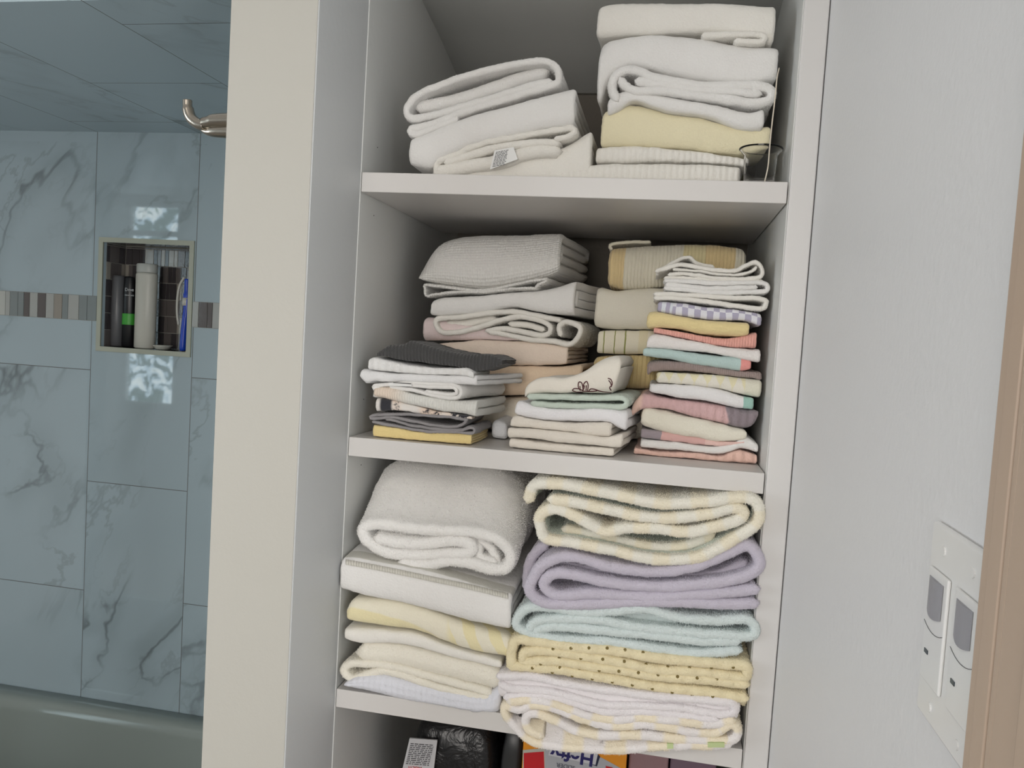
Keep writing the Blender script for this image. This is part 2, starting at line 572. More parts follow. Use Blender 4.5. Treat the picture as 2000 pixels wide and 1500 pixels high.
# rear wall with the narrow window that shows in the glossy tile
wx0, wx1, wz0, wz1 = -3.70, -3.22, -0.72, 0.86
struct('wall_rear', MB().box(XL, wx0, YB - 0.1, YB, ZF, ZR).box(wx1, XR, YB - 0.1, YB, ZF, ZR).box(wx0, wx1, YB - 0.1, YB, ZF, wz0).box(wx0, wx1, YB - 0.1, YB, wz1, ZR), m_white)
# wall around the shower recess
struct('wall_shower_end', MB().box(-1.76, -1.66, 0.0, YT, ZF, 0.48), m_white)
struct('wall_front_left', MB().box(XL, -1.66, 0.0, 0.1, ZF, ZR).box(-1.66, PX0, 0.0, 0.1, 0.50, ZR), m_white)
# partition between the shower and the linen shelves
struct('wall_partition', MB().box(PX0, PX1 - 0.0015, PY, YT, ZF, ZR), m_cream, bevel=0.0010)
rt_ = MB()
a_ = [(PX1 - 0.0015, PY + 0.0012), (PX1 + 0.0005, PY + 0.0012), (-0.0012, -0.0005), (-0.0012, 0.004), (PX1 - 0.0015, 0.004)]
rt_.v = [(x, y, z) for z in (ZF, ZR) for x, y in a_]
rt_.f = [tuple(reversed(range(5))), tuple(range(5, 10))] + [(i, (i + 1) % 5, 5 + (i + 1) % 5, 5 + i) for i in range(5)]; rt_.m = [0] * 7
struct('wall_partition_return', rt_, plain('shade_cooled_wall_paint', srgb(196, 198, 198), 0.5, 0.0003, 90, 0.05))  # same wall as the end; cool tone of its shaded side painted in
struct('wall_closet_left', MB().box(-0.0115, 0.0, 0.0, 0.56, ZF, 0.64), m_panel, bevel=0.0015)
struct('wall_closet_right', MB().box(W, W + 0.012, 0.004, 0.56, ZF, 0.64), m_panel)
struct('wall_closet_back', MB().box(-0.02, W + 0.03, 0.555, 0.575, ZF, 0.64), plain('shaded_back_panel', srgb(112, 106, 98), 0.8, 0.0004, 200, 0.2))  # shade behind the piles is put into this dark panel colour
# sloping ceiling of the closet that curves down into its back
vp = catmull([Vector((0, a, b)) for a, b in ((0.0, 0.612), (0.12, 0.592), (0.244, 0.567), (0.35, 0.549), (0.44, 0.530), (0.555, 0.505))], 8)
vt = MB()
for a, b in zip(vp[:-1], vp[1:]): vt.quad((0, a.y, a.z), (W, a.y, a.z), (W, b.y, b.z), (0, b.y, b.z))
vo = struct('ceiling_closet', vt, m_panel, smooth=True)
import bmesh
bm = bmesh.new(); bm.from_mesh(vo.data); bmesh.ops.remove_doubles(bm, verts=bm.verts, dist=1e-5); bm.to_mesh(vo.data); bm.free()
sm = vo.modifiers.new('solid', 'SOLIDIFY'); sm.thickness = 0.015; sm.offset = 1
struct('wall_closet_header', MB().box(PX1, XR, 0.002, 0.02, 0.605, ZR), m_white)
# right face frame strip
struct('trim_1', MB().box(W + 0.001, XR - 0.0012, -0.002, 0.02, ZF, 0.62), m_trim, bevel=0.002)
# small nail holes in the side panel
for i, (px, py) in enumerate(((737, 288), (730, 421), (710, 780), (705, 908))):
    p = at_x(px, py, 0.0)
    hm = MB(); hm.tube([p, p + Vector((0.0004, 0, 0))], 0.0009, 10)
    struct('trim_nail_hole', hm, m_dark)

# door casing, jamb and door on the right wall
cas = MB()
ya = -0.688
for a, b, th in ((0, .010, .0135), (.010, .026, .0145), (.026, .029, .0125), (.029, .036, .015), (.036, .062, .0155), (.062, .066, .013), (.066, .085, .018)):
    cas.box(XR - th, XR, ya - b, ya - a, ZF, 0.60)
struct('trim_2', cas, m_casing, bevel=0.0015)
struct('trim_3', MB().box(XR - 0.015, XR, -1.62, -1.535, ZF, 0.60).box(XR - 0.015, XR, -1.535, -0.774, 0.51, 0.60), m_casing, bevel=0.003)
struct('wall_hallway', MB().box(2.0, 2.1, -3.2, 0.4, ZF, ZR).box(XR + 0.11, 2.0, 0.3, 0.4, ZF, ZR).box(XR + 0.11, 2.0, -3.3, -3.2, ZF, ZR), m_white)

# ------------------------------------------------------------------ shelves
def shelf(z, label):
    o = MB().box(0.0012, W - 0.0016, -0.001, D, z - TH, z).build('shelf_board', m_shelf, bevel=0.0012)
    return tag(o, label, 'shelf', 'white boards of the linen closet')
shelf(Z1, 'white top shelf board under the all white towel piles and glass holder')
shelf(Z2, 'white middle shelf board carrying the washcloth stacks')
shelf(Z3, 'white bottom shelf board under the thick bath towels')
shelf(-1.05, 'lowest white shelf board below the frame, holding the bag and box')
# splinters of wood at the corners under the top shelf
for px, py in ((739, 391), (1520, 408)):
    p = at_y(px, py, 0.02)

# ------------------------------------------------------------------ shower: marble tile wall with niche
def marble(gloss=0.025):
    n = N('marble_tile')
    co = n.coord(); x, y, z = n.xyz(co)
    g = n.n.new('ShaderNodeNewGeometry'); nx, ny, nz = n.xyz(g.outputs['Normal'])
    flat = n.math('GREATER_THAN', n.math('ABSOLUTE', nz), 0.7)
    side = n.math('GREATER_THAN', n.math('ABSOLUTE', nx), 0.7)
    cu = n.math('DIVIDE', n.math('SUBTRACT', n.mix_f(side, x, y) if hasattr(n, 'mix_f') else x, -1.084), 0.305)
    col = n.math('FLOOR', cu)
    odd = n.math('MODULO', n.math('ADD', col, 100), 2)
    zz = n.math('ADD', n.math('MULTIPLY', z, n.math('SUBTRACT', 1, flat)), n.math('MULTIPLY', n.math('ADD', y, 0.05), flat))
    cv = n.math('DIVIDE', n.math('SUBTRACT', n.math('SUBTRACT', zz, -0.161), n.math('MULTIPLY', n.math('SUBTRACT', 1, odd), 0.3066)), 0.6133)
    row = n.math('FLOOR', cv)
    fu, fv = n.math('FRACT', cu), n.math('FRACT', cv)
    du = n.math('MULTIPLY', n.math('MINIMUM', fu, n.math('SUBTRACT', 1, fu)), 0.305)
    dv = n.math('MULTIPLY', n.math('MINIMUM', fv, n.math('SUBTRACT', 1, fv)), 0.6133)
    dv = n.math('ADD', dv, n.math('MULTIPLY', n.math('GREATER_THAN', z, -0.1), n.math('SUBTRACT', 1, flat)))
    grout = n.math('LESS_THAN', n.math('MINIMUM', du, dv), 0.0010)
    # each tile takes its own piece of stone
    off = n.comb(n.math('MULTIPLY', col, 3.17), n.math('ADD', n.math('MULTIPLY', row, 5.31), n.math('MULTIPLY', col, 1.7)), 0)
    vm = n.n.new('ShaderNodeVectorMath'); vm.operation = 'ADD'
    base = n.comb(n.math('ADD', n.math('MULTIPLY', x, 1.0), n.math('MULTIPLY', zz, -0.62)), n.math('MULTIPLY', n.math('ADD', zz, n.math('MULTIPLY', x, 0.6)), 0.55), 0)
    n.t.links.new(base, vm.inputs[0]); n.t.links.new(off, vm.inputs[1])
    nz1 = n.noise(vm.outputs[0], 2.2, 5, 0.5, 0.35)
    nz2 = n.noise(vm.outputs[0], 4.6, 5, 0.55, 0.3)
    msk = n.step(n.noise(vm.outputs[0], 2.2, 2), 0.46, 0.62)
    v1 = n.step(n.math('ABSOLUTE', n.math('SUBTRACT', nz1, 0.5)), 0.014, 0.0)
    v2 = n.step(n.math('ABSOLUTE', n.math('SUBTRACT', nz2, 0.5)), 0.02, 0.0)
    cloud = n.step(n.math('ABSOLUTE', n.math('SUBTRACT', nz1, 0.47)), 0.10, 0.0)
    A = (*srgb(176, 192, 198), 1)
    c = n.mix(n.math('MULTIPLY', n.math('MULTIPLY', cloud, msk), 0.42), A, (*srgb(128, 140, 142), 1))
    c = n.mix(n.math('MULTIPLY', n.math('MULTIPLY', v1, msk), 0.60), c, (*srgb(72, 76, 74), 1))
    c = n.mix(n.math('MULTIPLY', n.math('MULTIPLY', v2, msk), 0.24), c, (*srgb(96, 96, 92), 1))
    c = n.mix(grout, c, (*srgb(112, 114, 112), 1))
    return n.fin(c, n.math('ADD', gloss, n.math('MULTIPLY', grout, 0.5)), n.bump(n.math('SUBTRACT', 1, grout), 0.0006, 0.5))
m_marble = marble()
NX0, NX1, NZ0, NZ1, ND = -1.0544, -0.7966, -0.0944, 0.1870, 0.09
BZ0, BZ1 = -0.0270, 0.0410
tw = MB()
tw.box(-1.66, NX0, YT, YT + 0.012, -1.6, 0.48).box(NX1, PX0, YT, YT + 0.012, -1.6, 0.48)
tw.box(NX0, NX1, YT, YT + 0.012, -1.6, NZ0).box(NX0, NX1, YT, YT + 0.012, NZ1, 0.48)
struct('wall_shower_back', tw, m_marble)
struct('ceiling_shower', MB().box(-1.66, PX0, 0.0, YT, 0.48, 0.50), marble(0.3))
struct('wall_shower_partition_tile', MB().box(PX0 - 0.008, PX0, 0.0, YT, -1.08, 0.48), m_marble)

# mosaic strips
g_cols = [srgb(104, 98, 96), srgb(178, 180, 176), srgb(138, 146, 146), srgb(158, 152, 142), srgb(70, 66, 68), srgb(196, 198, 192)]
g_mats = [plain('glass_mosaic_%s' % nm, c, 0.08, 0.0002, 200, 0.3) for nm, c in zip(('brown', 'pale', 'grey', 'tan', 'dark', 'white'), g_cols)]
m_grout = plain('grout', srgb(150, 148, 140), 0.8)
random.seed(4)
def mosaic_band(x0, x1):
    mb = MB(); mb.box(x0, x1, YT - 0.001, YT, BZ0, BZ1, 6)
    x = x0 + 0.001
    while x < x1 - 0.004:
        wv = random.choice([0.013, 0.017, 0.024, 0.032])
        xe = min(x + wv, x1 - 0.001)
        mb.box(x, xe, YT - 0.0032, YT - 0.001, BZ0 + 0.001, BZ1 - 0.001, random.choice([0, 1, 2, 3, 1, 5, 2, 0, 3, 1]))
        x = xe + 0.0016
    return mb
struct('trim_4', mosaic_band(-1.65, NX0 - 0.0140), g_mats + [m_grout])
struct('trim_5', mosaic_band(NX1 + 0.0140, PX0 - 0.01), g_mats + [m_grout])
# niche lining
nb = MB()
y2 = YT + ND
nb.box(NX0 - 0.01, NX1 + 0.01, y2, y2 + 0.01, NZ0 - 0.01, NZ1 + 0.01, 6)
nb.box(NX0 - 0.01, NX0 - 0.0005, YT + 0.012, y2, NZ0 - 0.01, NZ1 + 0.01, 6).box(NX1 + 0.0005, NX1 + 0.01, YT + 0.012, y2, NZ0 - 0.01, NZ1 + 0.01, 6)
nb.box(NX0, NX1, YT + 0.012, y2, NZ0 - 0.01, NZ0 - 0.0005, 4).box(NX0, NX1, YT + 0.012, y2, NZ1 + 0.0005, NZ1 + 0.01, 4)
def cells(a0, a1, put):
    z = NZ0 + 0.0005
    while z < NZ1 - 0.004:
        ze = min(z + 0.046, NZ1 - 0.0005)
        a = a0
        while a < a1 - 0.003:
            wv = random.choice([0.010, 0.020, 0.026, 0.015]); ae = min(a + wv, a1)
            put(a, ae, z, ze - 0.002, random.choice([0, 4, 4, 4, 0, 4, 0, 4, 3])); a = ae + 0.0016
        z = ze
cells(NX0 + 0.003, NX1 - 0.003, lambda a, b, z, ze, m: nb.box(a, b, y2 - 0.002, y2, z, ze, m))
cells(YT + 0.013, y2 - 0.003, lambda a, b, z, ze, m: nb.box(NX0 - 0.0005, NX0 + 0.0015, a, b, z, ze, m))
cells(YT + 0.013, y2 - 0.003, lambda a, b, z, ze, m: nb.box(NX1 - 0.0015, NX1 + 0.0005, a, b, z, ze, m))
struct('wall_niche', nb, g_mats + [m_grout])
m_nicheframe = plain('niche_frame_stone', srgb(176, 178, 160), 0.3, 0.0002, 80, 0.1)
fr = MB(); q = 0.013
fr.box(NX0 - q, NX1 + q, YT - 0.004, YT + 0.001, NZ1, NZ1 + q).box(NX0 - q, NX1 + q, YT - 0.004, YT + 0.001, NZ0 - q, NZ0)
fr.box(NX0 - q, NX0, YT - 0.004, YT + 0.001, NZ0, NZ1).box(NX1, NX1 + q, YT - 0.004, YT + 0.001, NZ0, NZ1)
struct('trim_6', fr, m_nicheframe)

# window in the rear wall: frame, mullion, half drawn curtain and bright garden outside
m_out = N('garden_daylight')
co = m_out.coord(); gx, gy, gz = m_out.xyz(co)
leaf = m_out.noise(co, 9, 5, 0.6, 0.8)
c_ = m_out.ramp(leaf, [(0.0, (0.02, 0.04, 0.03)), (0.47, (0.05, 0.09, 0.08)), (0.52, (0.45, 0.62, 0.75)), (0.62, (0.9, 1.0, 1.0)), (0.72, (0.10, 0.20, 0.22)), (0.78, (0.9, 0.85, 0.25))])
m_out.b.inputs['Base Color'].default_value = (0, 0, 0, 1)
m_out.link(c_, m_out.b.inputs['Emission Color']); m_out.b.inputs['Emission Strength'].default_value = 9.0
struct('window_1_outside', MB().quad((wx0 - .3, YB - .35, wz0 - .3), (wx1 + .3, YB - .35, wz0 - .3), (wx1 + .3, YB - .35, wz1 + .3), (wx0 - .3, YB - .35, wz1 + .3)), m_out.m)
wf = MB()
for a, b, c, d in ((wx0, wx0 + .04, wz0, wz1), (wx1 - .04, wx1, wz0, wz1), (wx0, wx1, wz0, wz0 + .04), (wx0, wx1, wz1 - .04, wz1), (wx0, wx1, 0.60, 0.64)):
    wf.box(a, b, YB - 0.07, YB - 0.03, c, d)
struct('window_1', wf, m_trim)
m_glass = N('clear_glass').fin((1, 1, 1, 1), 0.05, None, Transmission_Weight=1.0, IOR=1.22)

# ------------------------------------------------------------------ bathtub
def tub():
    rings = []
    # (half x, half y, z, corner radius) about the centre
    cx, cy = (-1.655 + PX0 - 0.012) / 2, (0.02 + YT - 0.002) / 2
    hx, hy = (PX0 - 0.012 + 1.655) / 2, (YT - 0.002 - 0.02) / 2
    spec = [(hx, hy, -1.6, .01), (hx, hy, -1.085, .01), (hx - .002, hy - .002, -1.077, .012), (hx - .03, hy - .045, -1.077, .05), (hx - .04, hy - .055, -1.080, .06),
            (hx - .05, hy - .063, -1.090, .07), (hx - .056, hy - .068, -1.11, .08), (hx - .075, hy - .080, -1.25, .12), (hx - .10, hy - .10, -1.45, .16), (hx - .16, hy - .16, -1.50, .18)]
    V, Fc = [], []
    seg = 10
    for a, b, z, r in spec:
        for sx, sy, a0 in ((1, 1, 0), (-1, 1, 90), (-1, -1, 180), (1, -1, 270)):
            for k in range(seg):
                an = math.radians(a0 + 90 * k / (seg - 1))
                V.append((cx + sx * (a - r) + r * math.cos(an), cy + sy * (b - r) + r * math.sin(an), z))
    n = seg * 4
    for j in range(len(spec) - 1):
        for k in range(n):
            Fc.append((j * n + k, j * n + (k + 1) % n, (j + 1) * n + (k + 1) % n, (j + 1) * n + k))
    Fc.append(tuple((len(spec) - 1) * n + k for k in range(n)))
    o = link_mesh('bathtub', V, Fc, plain('dimmed_tub_enamel', srgb(150, 158, 152), 0.12), None, (cx, cy, -1.6))  # white enamel greyed: dim light of the recess is in the colour
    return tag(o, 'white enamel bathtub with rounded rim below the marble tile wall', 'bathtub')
tub()

# ------------------------------------------------------------------ hook on the partition
m_nickel = plain('brushed_nickel', srgb(176, 168, 156), 0.28, 0.0001, 300, 0.15, Metallic=1.0)
HY = -0.085
def hp(px, py, y=HY): return at_y(px, py, y)
base = at_y(441, 244, HY); base.x = PX0
hook = empty('robe_hook', base, 'brushed nickel hook with upturned end on the shower side of partition wall', 'hook')
pt = [at_y(a, b, HY) for a, b in ((366, 196), (367, 212), (373, 230), (387, 242), (400, 246))]
MB().tube(catmull(pt, 6), [0.0070] * 6 + [0.0085] * 19, 18, flat=0.9).build('hook_tip', m_nickel, hook, smooth=True)
pt2 = [at_y(398, 241, HY), at_y(410, 240, HY), at_y(425, 237, HY), Vector((PX0 - 0.001, HY, at_y(445, 236, HY).z))]
MB().tube(catmull(pt2, 5), [0.0100 + 0.0003 * i for i in range(16)], 20, flat=0.8).build('hook_arm', m_nickel, hook, smooth=True)
pt3 = [at_y(393, 253, HY), at_y(405, 257, HY), at_y(422, 257, HY), Vector((PX0 - 0.001, HY, at_y(445, 257, HY).z))]
MB().tube(catmull(pt3, 5), [0.002 + 0.0006 * i for i in range(16)], 16, flat=1.0).build('hook_brace', m_nickel, hook, smooth=True)
bz = base.z
pm = MB(); pm.tube([(PX0 - 0.006, HY, bz - 0.001), (PX0, HY, bz - 0.001)], 0.022, 28)
pm.build('mounting_plate', m_nickel, hook, smooth=False, bevel=0.001)

# ------------------------------------------------------------------ bottles in the niche
def lathe_thing(name, label, cat, cx, cy, z0, prof, mat, group=None, sx=1, sy=1, rz=0):
    e = MB().lathe(0, 0, [(r, z) for r, z in prof], 36, 0, sx, sy, rz)
    o = link_mesh(name, [(v[0] + cx, v[1] + cy, v[2] + z0) for v in e.v], e.f, mat, None, (cx, cy, z0))
    return tag(o, label, cat, group)
zf = NZ0
m_wplastic = plain('white_bottle_plastic', srgb(205, 203, 192), 0.35)
m_bplastic = plain('black_bottle_plastic', srgb(30, 30, 32), 0.3)
m_gplastic = plain('slate_bottle_plastic', srgb(98, 98, 100), 0.3)
m_green = plain('green_label', srgb(70, 170, 60), 0.4)
m_blue = plain('blue_plastic', srgb(24, 70, 190), 0.25)
bw = at_y(285, 600, 0.850)
wb = empty('shampoo_bottle', (bw.x, 0.850, zf), 'tall white bottle with straight sides and pale cap in tiled niche', 'bottle', 'bottles in the shower niche')
MB().lathe(bw.x, 0.850, [(0.027, zf + .0005), (0.0300, zf + .004), (0.0300, zf + .12), (0.0305, zf + .20), (0.029, zf + .206)], 36, sx=1.0, sy=0.7).build('bottle_body', m_wplastic, wb, smooth=True)
MB().lathe(bw.x, 0.850, [(0.0285, zf + .2065), (0.0295, zf + .209), (0.0295, zf + .2285), (0.027, zf + .231)], 36, sx=1.0, sy=0.7).build('bottle_cap', plain('pale_grey_cap', srgb(190, 192, 186), 0.3), wb, smooth=True)
p = at_y(231, 600, 0.862)
lathe_thing('shampoo_bottle', 'slate grey flat bottle standing at left end of tiled niche', 'bottle', p.x, 0.862, zf, [(0.014, .0005), (0.0165, .004), (0.018, .10), (0.0165, .19), (0.013, .196)], m_gplastic, 'bottles in the shower niche', sx=1.0, sy=1.1)
p = at_y(251, 600, 0.872)
bb = empty('body_wash_bottle', (p.x, 0.872, zf), 'black bottle with white writing and green band behind the tall white bottle', 'bottle', 'bottles in the shower niche')
MB().lathe(p.x, 0.872, [(0.014, zf + .0005), (0.017, zf + .005), (0.0175, zf + .15), (0.014, zf + .19), (0.012, zf + .195)], 32, sx=1.2, sy=0.9).build('bottle_body', m_bplastic, bb, smooth=True)
MB().lathe(p.x, 0.872, [(0.0177, zf + .062), (0.01775, zf + .063), (0.0178, zf + .092), (0.0177, zf + .093)], 32, sx=1.2, sy=0.92).build('green_band', m_green, bb, smooth=True)

def text_part(name, body, size, mat, parent, mw, extrude=0.0, bold=0.0, align='CENTER'):
    cu = bpy.data.curves.new(name, 'FONT'); cu.body = body; cu.size = size; cu.extrude = extrude; cu.offset = bold
    cu.align_x = align; cu.align_y = 'CENTER'
    tmp = bpy.data.objects.new(name + '_outline', cu); C.objects.link(tmp)
    me = bpy.data.meshes.new_from_object(tmp.evaluated_get(bpy.context.evaluated_depsgraph_get()))
    bpy.data.objects.remove(tmp)
    me.materials.clear(); me.materials.append(mat)
    o = bpy.data.objects.new(name, me); C.objects.link(o)
    o.parent = parent
    if parent is not None: o.matrix_parent_inverse = Matrix.Translation(-Vector(parent.location))
    o.matrix_basis = mw
    return o
m_ink = plain('white_print', srgb(210, 212, 212), 0.4)
RX = Matrix.Rotation(math.pi / 2, 4, 'X')
t_ = at_y(252, 566, 0.8545)
text_part('lettering', 'Dove', 0.0125, m_ink, bb, Matrix.Translation((t_.x + .001, 0.8545, t_.z)) @ RX)
t_ = at_y(252, 577, 0.8545)
text_part('lettering', 'MEN+CARE', 0.0055, m_ink, bb, Matrix.Translation((t_.x + .001, 0.8545, t_.z)) @ RX)

p = at_y(319, 676, 0.845)
lathe_thing('soap_dish', 'small shallow white dish on niche floor beside the white bottle', 'dish', p.x, 0.842, zf, [(0.012, .0005), (0.018, .002), (0.025, .011), (0.026, .013), (0.024, .012), (0.016, .004), (0.0, .0035)], m_wplastic)
# blue and white toothbrush-like scrubber standing at the right end
p0 = at_y(362, 680, 0.836)
br = empty('blue_razor', (p0.x, 0.836, zf), 'blue handled shower razor with white band and pale back leaning in niche corner', 'razor')
line = [at_y(a, b, 0.836) for a, b in ((357, 684), (359, 655), (362, 625), (365, 600), (365, 570), (366, 545))]
line[0].z = zf + 0.002
MB().tube(catmull(line, 6), [0.0075, 0.0085] + [0.009] * 22 + [0.007] * 7, 16).build('razor_handle', m_blue, br, smooth=True)
line = [at_y(a, b, 0.840) for a, b in ((349, 635), (346, 610), (347, 580), (352, 556), (361, 541))]
MB().tube(catmull(line, 6), [0.002] + [0.0035] * 23 + [0.002], 10).build('razor_back', m_wplastic, br, smooth=True)
b1, b2 = at_y(363.5, 597, 0.836), at_y(364, 582, 0.836)
MB().tube([b1, b2], 0.0100, 16).build('white_band', m_wplastic, br, smooth=True)

#@@TOWELS
# ------------------------------------------------------------------ cloth colours
WHITE = srgb(238, 236, 232); WARM = srgb(240, 236, 226); CREAM = srgb(236, 228, 208); COOL = srgb(230, 232, 236)
YEL = srgb(238, 216, 140); PALEY = srgb(240, 228, 178)
k_white = cloth('white_terry', WHITE, 0.9)
k_warm = cloth('warm_white_terry', WARM, 0.9)
k_thick = cloth('thick_white_terry', srgb(246, 244, 240), 1.7, 330)
k_cool = cloth('bluish_white_terry', COOL, 1.0)
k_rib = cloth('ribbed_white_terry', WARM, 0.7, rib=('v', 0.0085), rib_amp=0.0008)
k_yel = cloth('plain_yellow_terry', srgb(240, 228, 180), 0.8)
k_waf = cloth('diamond_weave_cotton', srgb(236, 234, 228), 0.4, 700, waffle=0.0085)
k_pink = cloth('dusty_pink_terry', srgb(230, 208, 206), 0.7)
k_peach = cloth('pale_peach_terry', srgb(240, 218, 196), 0.8)
k_peach2 = cloth('peach_terry', srgb(240, 208, 168), 0.9)
k_ivory = cloth('ivory_terry', srgb(238, 226, 204), 0.8)
T, B = 'towel', 'washcloth'

W = 0.6
DEF.update(fuzz=(160000, 0.0013), floor=Z1)
# ---- top shelf, left pile
G = 'towels in the left pile of the top shelf'
y = 0.035
ribbon('bath_towel', 'white towel with open looped folds, topmost of left pile on top shelf', T, k_white, c1,
       [[(828, 352), (700, 385), (550, 430), (400, 475), (290, 505), (232, 512), (207, 492), (213, 455), (262, 405), (380, 355), (520, 312), (680, 277), (800, 262), (850, 285), (866, 325), (845, 362), (700, 408), (550, 452), (420, 495), (330, 532), (262, 548), (225, 556), (226, 576), (262, 575), (330, 548), (420, 515)],
        {'p': [(262, 462), (420, 430), (600, 372), (800, 308)], 'y': y + 0.016, 't': 0.020}], y, 0.34, 0.0105, G)
slab('bath_towel', 'smooth white towel under the looped one in left pile on top shelf', T, k_white, c1,
     [(212, 600), (300, 562), (450, 505), (650, 448), (800, 405), (935, 372)], [(222, 715), (300, 728), (350, 690), (450, 640), (600, 600), (800, 555), (940, 535)], y - .004, 0.33, G, nest=2, bulge=0.45)
t3 = ribbon('bath_towel', 'white towel with ruffled edge and a care tag in left pile on top shelf', T, k_warm, c1,
       [{'p': [(338, 748), (335, 712), (360, 690), (450, 655), (550, 620), (700, 588), (820, 566), (905, 552), (940, 562), (915, 588), (860, 600)], 'jag': 0.006},
        {'p': [(385, 700), (500, 668), (650, 630), (780, 618), (862, 616)], 't': 0.012},
        {'p': [(348, 740), (450, 722), (600, 700), (740, 655), (855, 650)], 't': 0.020}], y + .002, 0.31, 0.009, G)
slab('bath_towel', 'cream white flat folded towel at the bottom of left pile on top shelf', T, k_warm, c1,
     [(340, 742), (480, 736), (620, 700), (760, 668), (880, 632), (1000, 560)], [(340, 760), (500, 760), (700, 760), (860, 760), (1020, 716)], y + .014, 0.30, G, nest=2, bulge=0.35, zb=Z1 + 0.0025, backdrop=0)
slab('bath_towel', 'ribbed white towel with scalloped edge, second from bottom in right pile on top shelf', T, k_rib, c1,
     [(1030, 640), (1200, 628), (1400, 645), (1560, 668), (1690, 690)], [(1030, 705), (1300, 700), (1500, 705), (1690, 722)], 0.06, 0.3, 'towels in the right pile of the top shelf', nest=1, bulge=0.5)
slab('bath_towel', 'ribbed white towel lying flat at bottom of right pile on top shelf', T, k_rib, c1,
     [(868, 745), (940, 722), (1100, 705), (1400, 705), (1655, 715)], [(868, 765), (1100, 770), (1400, 775), (1660, 785)], 0.050, 0.3, 'towels in the right pile of the top shelf', nest=1, bulge=0.5, zb=Z1 + 0.0025)
# ---- top shelf, right pile
G = 'towels in the right pile of the top shelf'
y = 0.05
slab('bath_towel', 'plain pale yellow towel between white ones in right pile on top shelf', T, k_yel, c1,
     [(1062, 500), (1090, 470), (1200, 440), (1350, 480), (1500, 505), (1640, 545), (1785, 545)], [(1050, 630), (1200, 632), (1400, 642), (1560, 660), (1680, 668), (1785, 640)], y + .006, 0.3, G, nest=2, bulge=0.4)
slab('bath_towel', 'white towel drooping over the yellow one in right pile on top shelf', T, k_white, c1,
     [(1085, 430), (1150, 388), (1260, 402), (1400, 425), (1550, 450), (1690, 480), (1772, 462)], [(1080, 500), (1140, 472), (1200, 432), (1340, 476), (1500, 500), (1650, 552), (1762, 560)], y - .004, 0.3, G, nest=1, bulge=0.6)
ribbon('bath_towel', 'white towel with rounded S folds in middle of right pile on top shelf', T, k_white, c1,
       [[(1120, 425), (1100, 385), (1112, 330), (1160, 297), (1215, 302), (1300, 335), (1450, 362), (1600, 368), (1740, 368), (1792, 392), (1780, 428), (1710, 440), (1600, 428), (1450, 405), (1330, 388), (1210, 388), (1160, 368), (1140, 345)],
        {'p': [(1215, 345), (1330, 362), (1480, 380), (1620, 392), (1735, 400)], 't': 0.012}], y - .008, 0.3, 0.0125, G)
slab('bath_towel', 'wide smooth white towel, second from top in right pile on top shelf', T, k_white, c1,
     [(1030, 185), (1100, 158), (1300, 142), (1500, 152), (1640, 185), (1845, 200)], [(1048, 435), (1085, 350), (1150, 285), (1220, 285), (1350, 320), (1550, 352), (1700, 358), (1800, 345)], y - .004, 0.3, G, nest=2, bulge=0.4)
slab('bath_towel', 'white towel at very top of right pile under the closet ceiling', T, k_warm, c1,
     [(1030, 28), (1100, 5), (1300, 3), (1600, 8), (1828, 12)], [(1042, 155), (1200, 142), (1400, 135), (1600, 140), (1790, 182)], y - .002, 0.3, G, nest=2, bulge=0.4,
     extra=[ribbon_part(c1, [(1500, 150), (1620, 146), (1735, 146), (1762, 162), (1735, 178), (1640, 176)], y - .006, 0.25, 0.0085)])

DEF.update(fuzz=(120000, 0.0012), floor=Z2)
# ---- middle shelf, rear left pile
G = 'towels in the rear left pile of the middle shelf'
y = 0.185
KW = dict(skew=0.06)
slab('bath_towel', 'ivory towel at the bottom of rear left pile on middle shelf', T, k_ivory, c2, [(560, 1055), (800, 1060), (1080, 1055), (1440, 1040)], [(560, 1180), (1440, 1180)], y, 0.23, G, zb=Z2 + 0.0025, nest=1, **KW)
slab('bath_towel', 'peach towel with wide rounded fold low in rear left pile on middle shelf', T, k_peach2, c2, [(540, 880), (800, 876), (1080, 872), (1250, 874), (1415, 860)], [(540, 1052), (800, 1054), (1080, 1052), (1430, 1036)], y - .004, 0.23, G, nest=2, **KW)
slab('bath_towel', 'pale peach towel above the peach one in rear left pile on middle shelf', T, k_peach, c2, [(490, 745), (700, 722), (900, 718), (1150, 728), (1340, 760)], [(500, 870), (800, 872), (1080, 870), (1335, 862)], y - .002, 0.22, G, nest=2, **KW)
slab('bath_towel', 'dusty pink towel peeking out in rear left pile on middle shelf', T, k_pink, c2, [(466, 590), (520, 575), (800, 640), (1000, 680), (1210, 700)], [(474, 722), (700, 720), (900, 716), (1210, 724)], y + .006, 0.22, G, nest=1, **KW)
ribbon('bath_towel', 'off white towel with sweeping S folds in rear left pile on middle shelf', T, k_warm, c2,
       [[(862, 664), (960, 650), (1080, 668), (1180, 690), (1232, 672), (1226, 630), (1150, 592), (1050, 575), (960, 592), (800, 645), (680, 668), (590, 672), (555, 635), (560, 590), (680, 580), (800, 568), (1000, 545), (1140, 568), (1290, 600)],
        [(880, 672), (1000, 690), (1130, 715), (1240, 725), (1350, 745), (1400, 700), (1410, 640), (1330, 610), (1290, 640), (1300, 690)],
        {'p': [(620, 625), (760, 612), (900, 590)], 't': 0.012, 'y': y + .01}, {'p': [(1000, 620), (1100, 625), (1190, 655)], 't': 0.010, 'y': y + .006}], y - .004, 0.21, 0.0085, G, **KW)
slab('bath_towel', 'white towel with wide soft fold, second from top in rear left pile on middle shelf', T, k_white, c2,
     [(492, 510), (560, 470), (700, 455), (900, 440), (1100, 425), (1240, 400), (1385, 360)], [(545, 572), (800, 556), (1000, 524), (1130, 545), (1250, 562), (1375, 570)], y - .006, 0.23, G, nest=2, bulge=0.6, skew=0.22)
